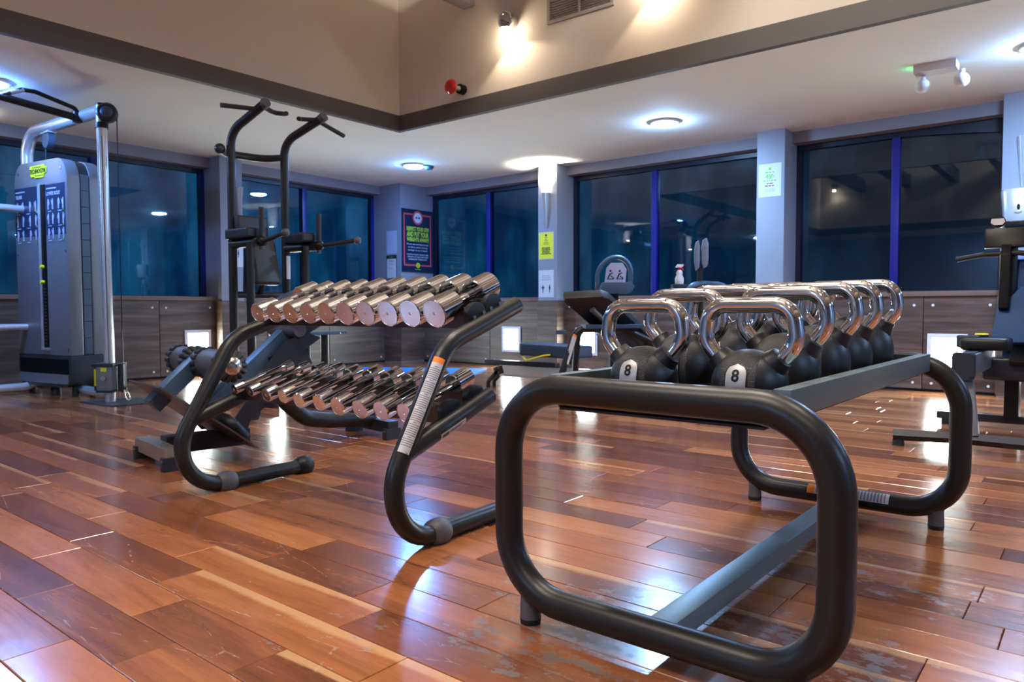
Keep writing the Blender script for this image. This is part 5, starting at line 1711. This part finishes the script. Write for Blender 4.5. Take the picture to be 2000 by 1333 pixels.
MB().sphere((CU - 0.120, 0.548, 1.425), 0.026, (0.4, 1, 0.6)).build('thumb_rest', 'silver_tube', cv, 60)

# ================================================================== SIGNS AND NOTICES
def lines(mb, O, ax, nrm, rows_, w, dz, h=0.006, seed=1):
    rg = random.Random(seed)
    for k in range(rows_):
        ww = w * rg.uniform(0.6, 1.0)
        x = -ww / 2
        while x < ww / 2 - 0.004:
            l_ = min(rg.uniform(0.012, 0.035), ww / 2 - x)
            c_ = Vector(O) + Vector(ax) * (x + l_ / 2) - Z * (k * dz)
            R2 = Matrix((Vector(ax), Z, Vector(ax).cross(Z))).transposed().to_4x4()
            mb.box(c_, (l_, h, 0.0006), R2)
            x += l_ + 0.006

def sheet(name, label, cat, O, ax, nrm, w, h, th, material, group=None):
    """flat board: O = centre of its back"""
    O, ax, nrm = Vector(O), Vector(ax), Vector(nrm)
    t = thing(name, label, cat, tuple(O), 0, group)
    R2 = Matrix((ax, Z, nrm)).transposed().to_4x4()
    b_ = MB().box(O + nrm * th / 2, (w, h, th), R2, 0.0008, 1).build('board', material, t)
    return t, b_, O + nrm * (th + 0.0006), R2

# gym-rules poster on the corner column
t, b_, F, R2 = sheet('gym_rules_poster', 'dark navy poster with red border and lime lettering on the corner column', 'poster', (6.871, 7.1895, 1.612), U, NV, 0.572, 0.826, 0.006, 'poster_navy')
mb = MB()
x0, x1, z0, z1, bw = -0.255, 0.245, -0.325, 0.345, 0.020
for c_, s_ in (((0, z0), (x1 - x0, bw)), ((x0 + bw / 2, (z0 + z1) / 2), (bw, z1 - z0 - bw)), ((x1 - bw / 2, (z0 + z1) / 2), (bw, z1 - z0 - bw)),
               ((x0 + 0.08, z1), (0.16, bw)), ((x1 - 0.085, z1), (0.17, bw))):
    mb.box(F + U * c_[0] + Z * c_[1], (s_[0], s_[1], 0.001), R2)
mb.cyl(F + Z * 0.305, F + Z * 0.305 + NV * 0.0012, 0.092, seg=36)
mb.build('border', 'poster_red', b_, 0)
MB().cyl(F + Z * 0.305 + NV * 0.001, F + Z * 0.305 + NV * 0.0018, 0.068, seg=36).build('roundel', 'poster_white', b_, 0)
mb = MB()
for s in (-1, 1):
    mb.prism([(s * 0.045, 0), (s * 0.014, 0.026), (s * 0.020, 0.005), (0, 0.005), (0, -0.005), (s * 0.020, -0.005), (s * 0.014, -0.026)][::s], F + Z * 0.305 + NV * 0.0019, U, Z, 0.0004)
mb.build('arrow', 'poster_navy', b_, 0)
def fit_text(s, w, h, O, ax, material, name, parent, bold=0.0):
    """lettering stretched to a block w x h"""
    mb = MB()
    mb.text(s, 0.1, (0, 0, 0), (1, 0, 0), (0, 1, 0), depth=0.0003, bold=bold)
    xs = [v.co.x for v in mb.bm.verts]; ys = [v.co.y for v in mb.bm.verts]
    kx, ky = w / (max(xs) - min(xs)), h / (max(ys) - min(ys))
    ax = Vector(ax); nn = ax.cross(Z)
    for v in mb.bm.verts:
        x, y, z = (v.co.x - (min(xs) + max(xs)) / 2) * kx, (v.co.y - min(ys)) * ky, v.co.z
        v.co = Vector(O) + ax * x + Z * y + nn * (z + 0.0004)
    return mb.build(name, material, parent, 0)
for s, z in (('RESPECT YOUR GYM', 0.128), ('AND PUT YOUR', 0.050), ('WEIGHTS AWAY!', -0.012)):
    fit_text(s, 0.40, 0.056 if z != 0.05 else 0.070, F + Z * z, U, 'poster_lime', 'heading', b_, 0.004)
for s, z, w_ in (('If you are strong enough', -0.062, 0.39), ("to lift it, you're strong", -0.102, 0.35), ('enough to put it back.', -0.142, 0.36)):
    fit_text(s, w_, 0.027, F + Z * z, U, 'poster_white', 'message', b_, 0.001)
for s, z, w_ in (('ANYONE CAUGHT LEAVING THEIR', -0.192, 0.39), ('WEIGHTS OUT MAY HAVE THEIR', -0.224, 0.38), ('MEMBERSHIP TERMINATED', -0.256, 0.33)):
    fit_text(s, w_, 0.019, F + Z * z, U, 'poster_white', 'small_print', b_, 0.001)
MB().cyl(F + Z * -0.325, F + Z * -0.325 + NV * 0.0018, 0.036, seg=28).build('lime_roundel', 'poster_lime', b_, 0)
MB().tube([F + Vector((0.016 * math.cos(a), -0.0022, -0.325 + 0.016 * math.sin(a))) for a in [2 * PI * k / 16 for k in range(16)]], 0.002, seg=6, closed=True).build('roundel_mark', 'lime_print', b_, 0)
mb = MB()
lines(mb, F + Z * -0.378, U, NV, 1, 0.15, 0.01, 0.008, 3)
mb.build('footer', 'poster_lime', b_, 0)

# papers on the left face of the corner column
t, b_, F, R2 = sheet('blank_notice', 'plain pale lilac sheet on the corner column, above the clipboard notice', 'notice', (6.579, 7.372, 1.585), NV, NU, 0.20, 0.30, 0.003, 'lilac_paper')
t, b_, F, R2 = sheet('framed_notice', 'white notice with a dark green header strip on the corner column', 'notice', (6.579, 7.378, 1.262), NV, NU, 0.20, 0.31, 0.004, 'dark_slate')
MB().box(F + Z * -0.02, (0.18, 0.255, 0.001), R2).build('paper', 'white_paper', b_)
mb = MB()
lines(mb, F + Z * 0.085 + NU * 0.001, NV, NU, 2, 0.13, 0.012, 0.005, 4); lines(mb, F + Z * 0.04 + NU * 0.001, NV, NU, 1, 0.10, 0.02, 0.005, 5); lines(mb, F + Z * -0.02 + NU * 0.001, NV, NU, 1, 0.09, 0.02, 0.005, 6)
mb.build('print', 'grey_print', b_, 0)
mb = MB()
lines(mb, F + Z * 0.13 + NU * 0.0006, NV, NU, 1, 0.14, 0.02, 0.007, 8)
mb.build('header_print', 'lime_print', b_, 0)

# yellow and white notices under the lit sconce
t, b_, F, R2 = sheet('yellow_notice', 'yellow laminated notice below the lit wall sconce', 'notice', (CU, 5.035, 1.427), NV, NU, 0.212, 0.312, 0.003, 'white_paper')
b2 = MB().box(F, (0.198, 0.296, 0.001), R2).build('yellow_panel', 'yellow_paper', b_)
mb = MB()
F2 = F + NU * 0.0012
mb.cyl(F2 + Z * 0.118, F2 + Z * 0.118 + NU * 0.0006, 0.014, seg=16)
for z, w_ in ((0.092, 0.05), (0.074, 0.03), (0.058, 0.045), (0.036, 0.08), (0.020, 0.08)):
    lines(mb, F2 + Z * z, NV, NU, 1, w_, 0.01, 0.006, int(z * 1000))
for k in range(7):
    lines(mb, F2 + Z * (-0.022 - k * 0.012), NV, NU, 1, 0.15, 0.01, 0.008, 40 + k)
mb.build('print', 'print_black', b2, 0)
t, b_, F, R2 = sheet('exercise_notice', 'white notice with two small figures below the yellow notice', 'notice', (CU, 5.035, 0.992), NV, NU, 0.212, 0.312, 0.003, 'white_paper')
mb = MB()
for k in range(3):
    lines(mb, F + Z * (0.09 - k * 0.022), NV, NU, 1, 0.14, 0.01, 0.006, 60 + k)
mb.build('print', 'grey_print', b_, 0)
mb = MB()
for x in (-0.045, 0.05):
    c_ = F + NV * x + Z * -0.055
    mb.cyl(c_ + Z * 0.032, c_ + Z * 0.032 + NU * 0.0006, 0.008, seg=10)
    mb.box(c_ + Z * 0.006, (0.020, 0.036, 0.0008), R2); mb.box(c_ + Z * -0.03, (0.010, 0.04, 0.0008), R2)
    if x < 0:
        mb.box(c_ + Z * 0.012, (0.055, 0.007, 0.0008), R2)
mb.build('figure', 'print_black', b_, 0)
# notice on the middle column
t, b_, F, R2 = sheet('hygiene_notice', 'white notice with lime-green lines on the column between the right-hand windows', 'notice', (CU, 2.466, 1.888), NV, NU, 0.210, 0.305, 0.003, 'white_paper')
mb = MB()
mb.cyl(F + Z * 0.105, F + Z * 0.105 + NU * 0.0006, 0.014, seg=16)
mb.build('emblem', 'lime_print', b_, 0)
mb = MB()
for z, w_ in ((0.072, 0.10), (0.048, 0.075), (0.034, 0.085), (0.020, 0.085), (-0.004, 0.13)):
    lines(mb, F + Z * z, NV, NU, 1, w_, 0.01, 0.012, 70 + int(abs(z) * 1000))
mb.build('green_print', 'lime_print', b_, 0)
mb = MB()
for z, w_ in ((-0.03, 0.07), (-0.052, 0.11)):
    lines(mb, F + Z * z, NV, NU, 1, w_, 0.01, 0.010, 90 + int(abs(z) * 1000))
mb.build('maroon_print', 'maroon_print', b_, 0)
mb = MB()
for k in range(3):
    lines(mb, F + Z * (-0.08 - k * 0.012), NV, NU, 1, 0.13, 0.01, 0.003, 96 + k)
mb.build('small_print', 'grey_print', b_, 0)
# notice on the left-hand column
t, b_, F, R2 = sheet('column_notice', 'white notice on the column behind the chin-up station', 'notice', (4.385, CV, 1.30), U, NV, 0.115, 0.26, 0.003, 'white_paper')
mb = MB()
mb.cyl(F + Z * 0.05, F + Z * 0.05 + NV * 0.0006, 0.007, seg=10)
mb.box(F + Z * 0.02, (0.016, 0.036, 0.0008), R2); mb.box(F + Z * -0.015, (0.008, 0.036, 0.0008), R2)
mb.build('figure', 'print_black', b_, 0)
